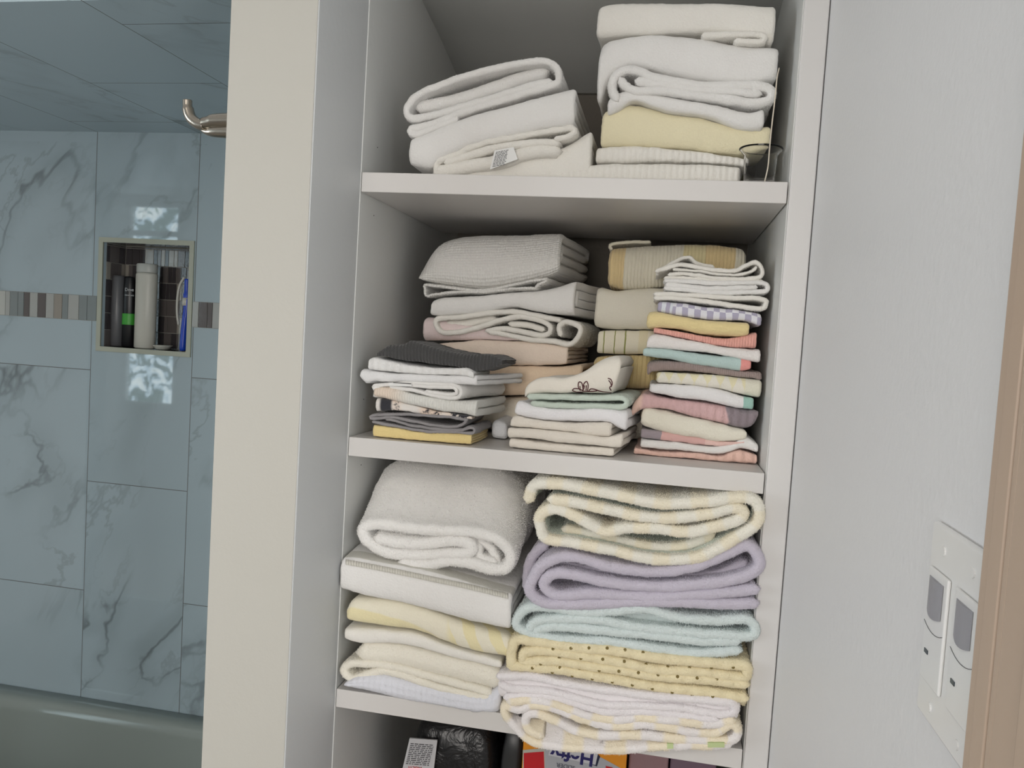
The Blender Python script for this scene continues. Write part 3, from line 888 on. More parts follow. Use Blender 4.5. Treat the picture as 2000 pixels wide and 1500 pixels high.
slab('bath_towel', 'puffy white diamond weave towel, topmost of rear left pile on middle shelf', T, k_waf, c2,
     [(445, 310), (500, 190), (570, 110), (720, 72), (1000, 62), (1180, 58), (1290, 62)], [(450, 348), (520, 372), (680, 402), (850, 412), (1000, 388), (1150, 352), (1290, 300)], y - .010, 0.22, G, nest=2, bulge=0.7, lean=0.02, skew=0.12,
     extra=[ribbon_part(c2, [(1150, 408), (1165, 385), (1215, 362), (1205, 350), (1050, 380), (850, 416), (680, 408), (500, 382), (492, 405), (498, 450), (560, 440), (700, 428), (850, 426), (1000, 412), (1140, 408)], y - .012, 0.2, 0.0052, skew=0.1)])

# ---- middle shelf, rear right pile
G = 'towels in the rear right pile of the middle shelf'
y = 0.20
slab('bath_towel', 'beige towel at the bottom of rear right pile on middle shelf', T, k_ivory, c3, [(60, 925), (300, 925), (900, 930)], [(60, 1180), (900, 1200)], y + .01, 0.2, G, zb=Z2 + 0.0025, nest=1)
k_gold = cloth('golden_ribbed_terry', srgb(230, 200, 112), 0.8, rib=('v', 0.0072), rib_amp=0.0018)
slab('bath_towel', 'golden yellow ribbed towel low in rear right pile on middle shelf', T, k_gold, c3, [(76, 760), (120, 738), (300, 732), (900, 735)], [(85, 905), (300, 922), (900, 925)], y, 0.2, G, nest=2)
gs = srgb(150, 154, 50); cw = srgb(236, 228, 200)
k_gst = cloth('cream_terry_green_lines', cw, 0.7, pattern=stripes_v([(0, cw), (0.040, gs), (0.0495, cw), (0.118, gs), (0.1275, cw), (0.195, gs), (0.2045, cw), (0.30, srgb(232, 220, 176)), (0.36, cw)]))
slab('bath_towel', 'cream towel with thin green stripes in rear right pile on middle shelf', T, k_gst, c3, [(100, 598), (260, 594), (500, 590), (900, 592)], [(108, 724), (300, 728), (900, 731)], y - .002, 0.2, G, nest=2)
slab('bath_towel', 'plain oatmeal coloured towel in rear right pile on middle shelf', T, cloth('oatmeal_terry', srgb(232, 226, 206), 0.7), c3, [(86, 345), (130, 345), (200, 364), (330, 352), (500, 345), (900, 345)], [(95, 572), (250, 588), (600, 586), (900, 588)], y - .004, 0.2, G, nest=2)
ye = srgb(236, 204, 124)
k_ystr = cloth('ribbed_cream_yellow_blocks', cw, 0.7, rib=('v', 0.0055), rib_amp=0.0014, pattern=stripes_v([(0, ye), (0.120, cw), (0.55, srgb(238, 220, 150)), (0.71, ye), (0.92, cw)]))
slab('bath_towel', 'ribbed cream towel with yellow end blocks, topmost of rear right pile on middle shelf', T, k_ystr, c3, [(155, 150), (200, 122), (400, 108), (640, 97), (880, 112), (940, 145)], [(170, 345), (260, 360), (430, 346), (700, 335), (940, 320)], y - .006, 0.2, G, nest=2, bulge=0.7,
     extra=[(lambda r: (r[0], r[1], [(a, 0.1) for a, b in r[2]], r[3]))(ribbon_part(c3, [(400, 96), (280, 97), (190, 104), (170, 118), (182, 132)], y + .02, 0.15, 0.005))])

DEF.update(fuzz=(350000, 0.0009))
# ---- middle shelf, front left washcloths
G = 'washcloths in the front left stack of the middle shelf'
y = 0.012
dp = 0.112
slab(B, 'bright yellow washcloth at bottom of front left stack on middle shelf', B, cloth('bright_yellow_terry', srgb(238, 208, 106), 1.0, 460), c6, [(238, 1062), (500, 1098), (800, 1150), (1120, 1160), (1435, 1182)], [(236, 1195), (600, 1245), (1000, 1290), (1435, 1330)], y, dp, G, nest=2, bulge=0.3, step=0.004, zb=Z2 + 0.0015)
k_grey = cloth('grey_knit_cotton', srgb(150, 146, 148), 0.6, 600, rib=('v', 0.004), rib_amp=0.0006)
ribbon(B, 'grey washcloth with thin wavy layers above the bright yellow one', B, k_grey, c6,
       [[(1385, 1002), (1200, 978), (900, 950), (600, 932), (300, 938), (205, 962), (240, 982), (480, 968), (700, 1012), (1000, 1072), (1230, 1092), (1330, 1060), (1370, 1020)],
        [(400, 990), (520, 1012), (700, 1066), (1000, 1112), (1300, 1130), (1400, 1100), (1465, 1112), (1462, 1160), (1400, 1166), (1200, 1148), (900, 1142), (700, 1112), (400, 1052), (240, 1022)]], y - .002, dp, 0.0042, G, step=0.003, jag=0.004, wave=0.0)
def floral(n, u, v, un, vn):
    co = n.coord(); k = n.step(n.noise(co, 26, 4, 0.7), 0.50, 0.54)
    big = n.math('MAXIMUM', n.math('MULTIPLY', n.step(vn, 0.03, 0.06), n.step(vn, 0.18, 0.15)), n.math('MULTIPLY', n.step(vn, 0.60, 0.75), k))
    big = n.math('MAXIMUM', big, n.math('MULTIPLY', k, n.step(n.noise(co, 90, 2), 0.45, 0.6)))
    pe = n.mix(n.step(n.noise(co, 14, 2), 0.45, 0.6), (*srgb(232, 226, 218), 1), (*srgb(232, 205, 182), 1))
    return n.mix(big, pe, (*srgb(52, 52, 60), 1))
slab(B, 'white washcloth printed with charcoal and peach blotches in front left stack', B, cloth('blotch_print_cotton', WHITE, 0.6, 600, pattern=floral), c6, [(285, 745), (450, 765), (740, 825), (1000, 890), (1250, 925), (1450, 965)], [(262, 915), (480, 895), (700, 912), (1000, 950), (1250, 962), (1455, 992)], y - .001, dp, G, nest=2, bulge=0.6, step=0.004)
k_kr = cloth('knitted_white_cotton', srgb(228, 228, 218), 0.7, 500, rib=('v', 0.004), rib_amp=0.0006, pattern=lambda n, u, v, un, vn: n.mix(n.step(vn, 0.12, 0.4), (*srgb(236, 214, 190), 1), (*srgb(230, 230, 222), 1)))
slab(B, 'ribbed off white washcloth whose right end juts out in front left stack', B, k_kr, c6, [(232, 610), (450, 605), (700, 672), (1000, 732), (1290, 772), (1510, 762)], [(240, 722), (450, 760), (740, 820), (1000, 885), (1300, 930), (1510, 988)], y - .004, dp + .02, G, nest=1, bulge=0.6, step=0.004, skew=0.12)
t4 = ribbon(B, 'white washcloth with rounded loop fold and small tag in front left stack', B, k_white, c6,
       [[(250, 578), (430, 570), (700, 556), (1000, 566), (1200, 572), (1296, 615), (1308, 680), (1250, 728), (1120, 728), (900, 692), (700, 645), (450, 600)],
        [(700, 592), (1000, 602), (1180, 598), (1245, 628), (1250, 672), (1180, 690), (1050, 680), (880, 660)],
        {'p': [(250, 600), (320, 640), (260, 690)], 't': 0.010}], y - .001, dp + .03, 0.0056, G, step=0.003, skew=0.25)
slab(B, 'white washcloth whose left end sticks out furthest in front left stack', B, cloth('soft_white_terry', srgb(236, 236, 236), 1.0), c6, [(75, 430), (110, 372), (230, 395), (450, 425), (700, 440), (1000, 452), (1300, 450), (1500, 455)], [(75, 490), (130, 555), (240, 530), (450, 540), (700, 545), (1000, 552), (1250, 565), (1500, 590)], y - .003, dp + .03, G, nest=1, bulge=0.7, step=0.004, skew=0.3)
slab(B, 'crinkled white washcloth directly under the dark grey one', B, cloth('crinkled_white_cotton', srgb(238, 238, 236), 1.0, rib=('v', 0.011), rib_amp=0.001), c6, [(175, 290), (230, 232), (400, 272), (800, 342), (1200, 365), (1380, 362), (1470, 430)], [(190, 385), (500, 418), (900, 440), (1300, 452), (1465, 490)], y - .006, dp, G, nest=2, bulge=0.6, step=0.004)
slab(B, 'dark charcoal grey ribbed washcloth on top of front left stack', B, cloth('charcoal_ribbed_cotton', srgb(74, 74, 74), 0.7, 500, rib=('v', 0.0052), rib_amp=0.0012), c6, [(280, 185), (330, 158), (430, 92), (600, 72), (690, 32), (800, 60), (950, 110), (1200, 170), (1400, 205), (1650, 205), (1820, 275)], [(290, 225), (400, 225), (500, 262), (800, 312), (1200, 352), (1450, 405), (1600, 408), (1815, 330)], y + .002, dp, G, nest=2, bulge=0.5, step=0.0035, fill=0.86)
slab(B, 'small white washcloth end showing behind the bright yellow one', B, k_cool, c6, [(1690, 1030), (1760, 1005), (1870, 1050)], [(1690, 1240), (1880, 1200)], 0.105, 0.09, None, nest=1, zb=Z2 + 0.0015)

# ---- middle shelf, front middle washcloths
G = 'washcloths in the middle stack of the middle shelf'
y = 0.028
SK = dict(skew=0.10, step=0.004)
k_lin = cloth('linen_coloured_terry', srgb(232, 222, 206), 0.8, 480)
slab(B, 'beige washcloth lying on the shelf at bottom of the middle stack', B, k_lin, c8, [(100, 1195), (600, 1242), (1100, 1292), (1560, 1322)], [(110, 1290), (600, 1360), (1000, 1420), (1560, 1472)], y - .008, 0.15, G, nest=1, zb=Z2 + 0.0015, bulge=0.6, **SK)
slab(B, 'beige washcloth with flared right corner, second from bottom of the middle stack', B, k_lin, c8, [(80, 1035), (500, 1068), (1000, 1112), (1380, 1172), (1550, 1160), (1685, 1125)], [(75, 1175), (400, 1198), (1000, 1270), (1400, 1305), (1685, 1325)], y - .010, 0.15, G, nest=1, bulge=0.6, **SK)
slab(B, 'beige washcloth shorter at right, third from bottom of the middle stack', B, k_lin, c8, [(108, 930), (180, 872), (350, 905), (600, 938), (1000, 962), (1400, 968), (1535, 990)], [(110, 1025), (600, 1060), (1000, 1095), (1300, 1158), (1530, 1168)], y - .008, 0.14, G, nest=1, bulge=0.6, **SK)
slab(B, 'white washcloth sagging at right in the middle stack below the green one', B, cloth('pure_white_terry', srgb(240, 238, 240), 0.9), c8, [(168, 790), (215, 668), (420, 712), (700, 768), (1100, 772), (1300, 752), (1750, 812)], [(172, 865), (400, 915), (700, 945), (1000, 960), (1450, 965), (1580, 1040), (1735, 1105)], y - .006, 0.15, G, nest=1, bulge=0.6, **SK)
ribbon(B, 'pale green washcloth folded once below the embroidered cream one', B, cloth('pale_green_cotton', srgb(200, 216, 200), 0.6, 600, ), c8,
       [[(430, 690), (800, 722), (1100, 738), (1350, 738), (1640, 752), (1725, 715), (1720, 650), (1620, 622), (1300, 628), (900, 612), (600, 600), (380, 602)]], y - .006, 0.15, 0.0078, G, **SK)
emb = slab(B, 'cream washcloth embroidered with a dark flower on top of the middle stack', B, cloth('cream_embroidered_cotton', srgb(238, 230, 214), 0.4, 700), c8,
     [(318, 470), (400, 402), (570, 330), (850, 330), (1050, 270), (1250, 155), (1370, 78), (1480, 38), (1600, 38), (1655, 90)], [(318, 640), (420, 570), (900, 552), (1200, 562), (1400, 572), (1530, 560), (1570, 470), (1645, 250)], y - .004, 0.13, G, nest=1, bulge=0.22, fine=0.3, fuzz=(0, 0.001), **SK)
m_thread = plain('maroon_thread', srgb(88, 44, 48), 0.7)
fl = MB()
def stitch(pts, r=0.0008):
    L = [surface_point([emb], *c8(p[0], p[1] - 22), off=0.0004) for p in pts]
    L = [q for q in L if q is not None]
    if len(L) > 1: fl.tube(catmull(L, 4), r, 6)
for P_ in ([(1110, 560), (1070, 500), (1072, 430), (1110, 430), (1130, 490), (1125, 560)], [(1130, 540), (1145, 450), (1185, 415), (1205, 470), (1195, 545)],
           [(1120, 560), (1060, 560), (990, 545), (1010, 515), (1080, 520), (1130, 545)], [(1210, 555), (1240, 520), (1300, 525), (1360, 548), (1450, 560), (1530, 568)],
           [(1220, 555), (1280, 552), (1330, 545)], [(1130, 560), (1150, 500), (1150, 470)], [(1095, 540), (1090, 480)], [(1175, 540), (1180, 470)],
           [(1480, 372), (1520, 385), (1540, 430), (1535, 470), (1505, 500), (1525, 540)], [(1490, 400), (1520, 440), (1530, 490)], [(1130, 550), (1220, 556)]):
    stitch(P_)
fl.build('embroidered_flower', m_thread, emb, smooth=True)

# ---- middle shelf, front right washcloths
G = 'washcloths in the tall right stack of the middle shelf'
y = 0.075
K7 = dict(step=0.0035)
def fr_(label, mat, top, bot, dy=0.0, depth=0.14, **kw):
    d = dict(K7); d.update(kw)
    return slab(B, label, B, mat, c7, top, bot, y + dy, depth, G, **d)
pk = srgb(240, 186, 164)
fr_('peach washcloth with scalloped front on shelf at bottom of tall right stack', cloth('peach_wavy_terry', pk, 0.9, rib=('v', 0.013), rib_amp=0.0018), [(25, 1345), (200, 1372), (450, 1378), (600, 1400), (730, 1362), (850, 1395)], [(40, 1385), (450, 1425), (850, 1450)], -.004, nest=1, bulge=0.6, zb=Z2 + 0.0015)
fr_('wavy white washcloth, second from bottom of tall right stack', k_white, [(72, 1292), (300, 1312), (520, 1338), (680, 1318), (765, 1268), (862, 1330)], [(70, 1348), (300, 1366), (600, 1386), (740, 1352), (860, 1385)], -.003, nest=1, bulge=0.8)
gy, ro = srgb(162, 148, 156), srgb(226, 166, 158)
fr_('thin rose and grey washcloth, third from bottom of tall right stack', cloth('rose_grey_terry', ro, 0.8, pattern=stripes_v([(0, gy), (0.2, ro), (0.62, srgb(236, 188, 176))])), [(72, 1225), (200, 1238), (450, 1275), (600, 1300), (770, 1298)], [(72, 1288), (300, 1308), (550, 1334), (770, 1314)], -.001, nest=1, bulge=0.8)
fr_('fluffy cream washcloth with banded end in lower tall right stack', cloth('fluffy_cream_terry', srgb(240, 234, 212), 1.5, 380, rib=None), [(80, 1120), (110, 1085), (250, 1095), (400, 1140), (600, 1188), (782, 1232)], [(75, 1205), (250, 1250), (440, 1280), (600, 1302), (782, 1290)], -.007, nest=1, bulge=0.7, amp=1.4)
def rosegrey(n, u, v, un, vn):
    co = n.coord(); k = n.step(n.math('ADD', vn, n.math('MULTIPLY', n.noise(co, 20, 2), 0.2)), 0.86, 0.89)
    c = n.mix(k, (*srgb(224, 172, 172), 1), (*srgb(150, 134, 142), 1))
    return n.mix(n.step(vn, 0.1, 0.06), c, (*srgb(238, 190, 168), 1))
fr_('rose pink washcloth with grey corner and rippled edge in tall right stack', cloth('rose_terry', srgb(214, 150, 152), 1.0, rib=('v', 0.011), rib_amp=0.0014, pattern=rosegrey), [(12, 1060), (40, 1030), (100, 985), (250, 1018), (500, 1042), (700, 1078), (855, 1100)], [(14, 1135), (90, 1090), (250, 1092), (400, 1135), (600, 1184), (780, 1225), (855, 1140)], -.002, nest=1, bulge=0.7)
def aqtip(n, u, v, un, vn): return n.mix(n.step(vn, 0.90, 0.91), (*srgb(240, 238, 238), 1), (*srgb(150, 205, 190), 1))
fr_('white washcloth with mint green corner in tall right stack', cloth('white_terry_mint_corner', WHITE, 0.9, pattern=aqtip), [(130, 922), (400, 928), (600, 958), (760, 1000), (832, 1012)], [(125, 975), (350, 1018), (500, 1038), (700, 1078), (830, 1092)], -.006, nest=1, bulge=0.7)
ay, ac = srgb(236, 226, 176), srgb(238, 232, 214)
def argyle(n, u, v, un, vn):
    a = n.math('SINE', n.math('MULTIPLY', n.math('ADD', v, n.math('MULTIPLY', u, 0.8)), 2 * math.pi / 0.036))
    b = n.math('SINE', n.math('MULTIPLY', n.math('SUBTRACT', v, n.math('MULTIPLY', u, 0.8)), 2 * math.pi / 0.036))
    c = n.mix(n.step(n.math('MULTIPLY', a, b), -0.05, 0.05), (*ay, 1), (*ac, 1))
    return n.mix(n.step(vn, 0.84, 0.85), c, (*srgb(232, 228, 204), 1))
fr_('cream and pale yellow diamond patterned washcloth in tall right stack', cloth('diamond_pattern_terry', ac, 0.9, pattern=argyle), [(180, 842), (400, 850), (650, 872), (880, 898)], [(180, 912), (400, 925), (600, 955), (760, 995), (872, 1020)], -.005, nest=1, bulge=0.8)
br1, br2, br3 = srgb(210, 182, 166), srgb(160, 138, 132), srgb(226, 204, 176)
fr_('brown and tan striped washcloth in middle of tall right stack', cloth('brown_striped_cotton', br1, 0.5, 600, pattern=stripes_u([(0, br3), (0.30, br2), (0.40, br1), (0.46, br2), (0.52, br3), (0.58, br2), (0.66, br1), (0.75, br3)]), rib=('v', 0.003), rib_amp=0.0004), [(112, 785), (200, 768), (450, 780), (700, 832), (880, 840)], [(118, 870), (180, 838), (450, 842), (650, 866), (880, 892)], 0.002, nest=1, bulge=0.5)
def coraltip(n, u, v, un, vn): return n.mix(n.step(vn, 0.905, 0.91), (*srgb(182, 212, 208), 1), (*srgb(240, 124, 112), 1))
fr_('aqua washcloth with coral tip in middle of tall right stack', cloth('aqua_terry_coral_tip', srgb(178, 212, 208), 1.0, pattern=coraltip), [(88, 690), (130, 682), (350, 698), (600, 735), (700, 742), (812, 765)], [(98, 738), (300, 765), (500, 800), (700, 832), (812, 824)], -.002, nest=1, bulge=0.8)
fr_('white washcloth between the coral and the aqua one in tall right stack', cloth('off_white_terry', srgb(238, 232, 228), 0.9), [(110, 640), (180, 582), (450, 640), (650, 678), (740, 680), (875, 690)], [(112, 676), (300, 690), (450, 708), (650, 736), (750, 755), (872, 780)], -.006, nest=1, bulge=0.8)
fr_('coral orange ribbed washcloth in upper tall right stack', cloth('coral_ribbed_terry', srgb(238, 148, 126), 0.9, rib=('v', 0.0038), rib_amp=0.0006), [(150, 545), (350, 575), (550, 608), (700, 610), (852, 570)], [(160, 578), (400, 628), (600, 664), (852, 682)], -.002, nest=1, bulge=0.7)
fr_('yellow washcloth with lengthwise ribs in upper tall right stack', cloth('yellow_ribbed_terry', srgb(238, 212, 126), 0.9, rib=('u', 0.006), rib_amp=0.0008), [(112, 450), (180, 432), (400, 480), (600, 502), (800, 512)], [(118, 548), (300, 550), (500, 590), (700, 606), (800, 592)], -.006, nest=1, bulge=0.7)
lv = srgb(178, 172, 200)
def gingham(n, u, v, un, vn):
    c = checks(srgb(230, 230, 238), lv, 0.0088)(n, u, v, un, vn)
    s = n.math('SINE', n.math('MULTIPLY', v, 2 * math.pi / 0.012))
    return n.mix(n.step(vn, 0.15, 0.14), c, n.mix(n.step(s, -0.1, 0.1), (*srgb(222, 228, 238), 1), (*lv, 1)))
fr_('purple and white checkered washcloth in upper tall right stack', cloth('purple_checked_cotton', lv, 0.5, 600, pattern=gingham), [(190, 372), (350, 378), (500, 402), (700, 425), (885, 455)], [(188, 438), (400, 474), (600, 494), (780, 505), (875, 545)], -.003, nest=1, bulge=0.8)
ribbon(B, 'white washcloth with doubled edge resting on the purple checkered one', B, k_warm, c7, [[(170, 345), (300, 348), (600, 382), (860, 418), (908, 390), (880, 355), (600, 342), (300, 322), (170, 318)]], y - .006, 0.14, 0.0064, G, step=0.003)
ribbon(B, 'white washcloth with rounded right fold, second from top of tall right stack', B, k_white, c7, [[(240, 285), (500, 305), (650, 312), (880, 310), (918, 278), (870, 250), (600, 250), (240, 235)], [(250, 262), (500, 282), (840, 282)]], y - .006, 0.14, 0.0066, G, step=0.003)
ribbon(B, 'wrinkled white washcloth with loop at right, topmost of tall right stack', B, k_warm, c7,
       [[(185, 165), (250, 150), (350, 130), (500, 150), (700, 162), (760, 135), (820, 108), (872, 132), (880, 185), (830, 212), (700, 218), (500, 205), (380, 190), (270, 190)],
        [(240, 212), (400, 222), (600, 234), (880, 232)],
        {'p': [(180, 185), (300, 110), (390, 82), (450, 118), (560, 135)], 'y': y + .03},
        {'p': [(300, 158), (480, 172), (700, 190), (790, 175), (835, 140)], 't': 0.0035}], y - .002, 0.13, 0.0056, G, step=0.003, amp=1.5)

DEF.update(fuzz=(280000, 0.0015), floor=Z3)
# ---- bottom shelf, left pile
G = 'towels in the left pile of the bottom shelf'
y = 0.006
k_grey_w = cloth('bluish_waffle_towel', srgb(226, 228, 238), 0.9, waffle=0.018)
slab('bath_towel', 'bluish white towel drooping over the bottom shelf edge under the left pile', T, k_grey_w, c4, [(70, 1115), (160, 1080), (300, 1090), (480, 1130), (700, 1170), (790, 1120)], [(80, 1128), (200, 1165), (400, 1215), (600, 1250), (790, 1268)], y - .016, 0.34, G, nest=1, bulge=0.7)
ribbon('bath_towel', 'cream towel with rolled left edge, second from bottom of left pile on bottom shelf', T, cloth('cream_scalloped_terry', srgb(242, 236, 218), 1.0), c4,
       [{'p': [(735, 1185), (680, 1180), (500, 1135), (350, 1085), (250, 1062), (180, 1078), (110, 1098), (68, 1060), (100, 1030), (180, 1030), (260, 1035), (400, 1070), (560, 1110), (735, 1160)]},
        {'p': [(165, 982), (300, 990), (450, 1022), (620, 1062), (765, 1098)], 't': 0.036}], y - .012, 0.34, 0.0125, G)
slab('bath_towel', 'thin white towel above the cream rolled one in left pile on bottom shelf', T, k_warm, c4, [(70, 862), (250, 872), (400, 888), (520, 935), (650, 975), (795, 1015)], [(74, 915), (150, 940), (300, 935), (450, 962), (600, 1005), (790, 1048)], y - .012, 0.33, G, nest=1, bulge=0.7)
yy1, yy2 = srgb(240, 232, 204), srgb(240, 226, 164)
def ystripe(n, u, v, un, vn):
    x = n.math('ADD', u, n.math('MULTIPLY', v, 0.10))
    s = n.step(n.math('SINE', n.math('ADD', n.math('MULTIPLY', x, 2 * math.pi / 0.052), 0.6)), -0.15, 0.15)
    d = n.step(n.math('SINE', n.math('MULTIPLY', n.math('ADD', v, n.math('MULTIPLY', u, 0.9)), 2 * math.pi / 0.040)), -0.1, 0.2)
    k = n.mix(n.step(vn, 0.60, 0.66), n.comb(s, s, s), n.comb(d, d, d))
    return n.mix(k, (*yy1, 1), (*yy2, 1))
slab('bath_towel', 'yellow and cream striped towel in middle of left pile on bottom shelf', T, cloth('yellow_stripe_terry', yy1, 1.0, pattern=ystripe), c4, [(88, 760), (130, 728), (330, 748), (450, 785), (620, 845), (835, 905)], [(78, 835), (250, 862), (400, 884), (520, 928), (700, 985), (835, 1005)], y - .014, 0.33, G, nest=1, bulge=0.7)
def band(n, u, v, un, vn): return n.mix(n.math('MULTIPLY', n.step(u, 0.372, 0.374), n.step(u, 0.398, 0.396)), (*WHITE, 1), (*srgb(202, 199, 186), 1))
a2 = slab('bath_towel', 'white towel with satin band across its top, second in left pile on bottom shelf', T, cloth('white_terry_satin_band', WHITE, 1.1, 380, pattern=band), c4, [(48, 560), (80, 540), (250, 570), (450, 610), (650, 665), (835, 712)], [(52, 690), (130, 712), (250, 740), (400, 770), (550, 812), (700, 852), (835, 880)], y - .020, 0.34, G, nest=2, bulge=0.45, sag=-0.03, ends=0.8)
ribbon('bath_towel', 'thick fluffy white towel with rolled layers at front, top of left pile on bottom shelf', T, k_thick, c4,
       [[(225, 452), (330, 470), (450, 476), (580, 466), (648, 488), (632, 522), (500, 528), (350, 524), (240, 508), (172, 458), (152, 405), (205, 385), (330, 396), (480, 418), (620, 422), (720, 440), (800, 478), (838, 540), (812, 592), (740, 592), (650, 568), (560, 556), (450, 572), (340, 564)],
        {'p': [(240, 425), (400, 440), (560, 440), (700, 470), (765, 530), (770, 560)], 't': 0.013, 'y': y + .012}, {'p': [(680, 490), (690, 540), (760, 560)], 't': 0.014, 'y': y + .006}], y - .004, 0.38, 0.0175, G, amp=1.3, fine=1.6, fuzz=(330000, 0.0018), lift=0.075, skew=-0.02)

# ---- bottom shelf, right pile
G = 'towels in the right pile of the bottom shelf'
y = -0.004
wy1, wy2 = srgb(240, 234, 232), srgb(244, 230, 198)
def white_yel(n, u, v, un, vn):
    c = soft_waves(wy1, wy2, 0.060)(n, u, v, un, vn)
    return c
b6 = ribbon('bath_towel', 'white and yellow blocked towel overhanging shelf edge at bottom of right pile', T, cloth('white_yellow_block_terry', wy1, 1.2, 380, pattern=white_yel), c9,
       [[(1790, 520), (1720, 545), (1560, 535), (1400, 500), (1200, 480), (1000, 490), (860, 475), (700, 430), (520, 360), (330, 318), (220, 355), (100, 330), (110, 410), (210, 520), (300, 600), (420, 635), (700, 660), (1000, 668), (1300, 650), (1500, 640), (1700, 640), (1860, 620)],
        [(1860, 602), (1600, 600), (1300, 570), (1100, 560), (850, 560), (650, 520), (500, 450), (380, 395), (290, 390), (262, 450), (300, 520), (380, 560)],
        {'p': [(360, 470), (480, 540), (700, 600), (1000, 620), (1300, 612), (1600, 612)], 't': 0.016, 'y': y + .02},
        [(1790, 520), (1860, 470), (1920, 500), (1910, 570), (1850, 605)],
        [(140, 290), (320, 280), (480, 310), (640, 370), (800, 420), (1000, 440), (1200, 425), (1450, 445), (1700, 475), (1880, 440)]], y - .014, 0.34, 0.0125, G, fine=1.4)
slab('bath_towel', 'layered pinkish white towel below the yellow dotted one in right pile', T, cloth('pinkish_white_terry', srgb(240, 234, 236), 1.2, 380), c9,
     [(40, 110), (100, 62), (280, 72), (500, 100), (800, 160), (1100, 205), (1400, 240), (1750, 268), (1930, 320)], [(60, 260), (200, 268), (400, 275), (560, 300), (760, 370), (1000, 405), (1300, 400), (1600, 440), (1930, 425)], y - .006, 0.33, G, nest=1, bulge=0.3, fine=1.3,
     extra=[ribbon_part(c9, L, y - .012, 0.2, 0.0115) for L in ([(60, 95), (280, 92), (520, 140), (800, 190), (1100, 232), (1450, 268), (1800, 290), (1905, 322), (1890, 375), (1780, 385), (1500, 350)], [(1500, 350), (1200, 330), (900, 320), (650, 265), (400, 205), (160, 190), (80, 160)], [(120, 255), (300, 240), (500, 262), (700, 320), (900, 372), (1200, 375), (1500, 405), (1750, 430)])])
yd = srgb(240, 224, 172)
def dotted(n, u, v, un, vn):
    a = n.math('FRACT', n.math('DIVIDE', u, 0.0235))
    d = n.step(n.math('ABSOLUTE', n.math('SUBTRACT', a, 0.5)), 0.09, 0.05)
    return n.mix(n.math('MULTIPLY', d, 0.75), (*yd, 1), (*srgb(150, 132, 70), 1))
k_dot = cloth('yellow_dotted_terry', yd, 1.1, 380, pattern=None, rib=('u', 0.0235), rib_amp=0.0016)
dot_t = ribbon('bath_towel', 'golden yellow towel with rows of dark dots in right pile on bottom shelf', T, k_dot, c5,
       [[(95, 1010), (92, 940), (115, 888), (200, 890), (400, 918), (600, 935), (900, 978), (1120, 1000), (1240, 1005), (1252, 1040), (1220, 1062), (1000, 1040), (800, 1022), (600, 985), (400, 950), (250, 935), (160, 945), (150, 985)],
        [(150, 990), (300, 985), (500, 1010), (700, 1040), (950, 1070), (1245, 1095)],
        [(92, 1010), (250, 1018), (450, 1048), (650, 1085), (850, 1115), (1050, 1140), (1240, 1165)],
        {'p': [(180, 965), (400, 975), (700, 1030), (1000, 1062), (1235, 1085)], 't': 0.022, 'y': y + .014},
        {'p': [(1190, 1165), (1240, 1170)], 't': 0.02, 'y': y + .008}], y - .010, 0.33, 0.0145, G, fine=1.3)
ribbon('bath_towel', 'pale aqua bath towel folded in layers below the lavender one', T, cloth('pale_aqua_terry', srgb(216, 230, 229), 1.5, 340), c5,
       [[(1205, 938), (1000, 948), (830, 930), (700, 905), (560, 890), (400, 882), (230, 858), (130, 818), (125, 768), (185, 718), (300, 722), (450, 748), (600, 740), (750, 726), (900, 768), (1100, 788), (1240, 782), (1288, 820), (1268, 868), (1120, 858), (900, 838), (700, 815), (520, 786), (350, 776), (230, 784), (185, 822)],
        [(215, 828), (320, 812), (500, 832), (700, 848), (900, 872), (1050, 888), (1200, 890)],
        {'p': [(600, 772), (760, 758), (900, 800)], 't': 0.014, 'y': y + .014}], y - .006, 0.33, 0.0135, G, fine=1.6, fuzz=(330000, 0.0017))
ribbon('bath_towel', 'lavender purple bath towel with rolled folds in right pile on bottom shelf', T, cloth('lavender_terry', srgb(202, 194, 212), 1.3, 360), c5,
       [[(1290, 632), (1150, 648), (900, 668), (700, 668), (500, 655), (330, 662), (262, 632), (258, 588), (305, 555), (400, 565), (520, 592), (700, 615), (880, 620), (1080, 602), (1240, 570), (1305, 530), (1306, 478), (1268, 425), (1220, 425), (1150, 462), (1000, 520), (850, 545), (700, 540), (560, 520), (440, 485), (340, 475), (250, 512), (200, 580), (185, 645), (240, 692), (350, 705), (520, 702), (700, 692), (850, 692), (1050, 705), (1285, 700)],
        {'p': [(330, 520), (480, 540), (700, 580), (900, 585), (1100, 560), (1230, 505)], 't': 0.014, 'y': y + .014},
        {'p': [(170, 620), (178, 520), (215, 450), (260, 420)], 't': 0.014, 'y': y + .03}], y - .010, 0.33, 0.0155, G, fine=1.4)
ck = checks(srgb(242, 236, 214), srgb(244, 226, 168), 0.020, 0.05)
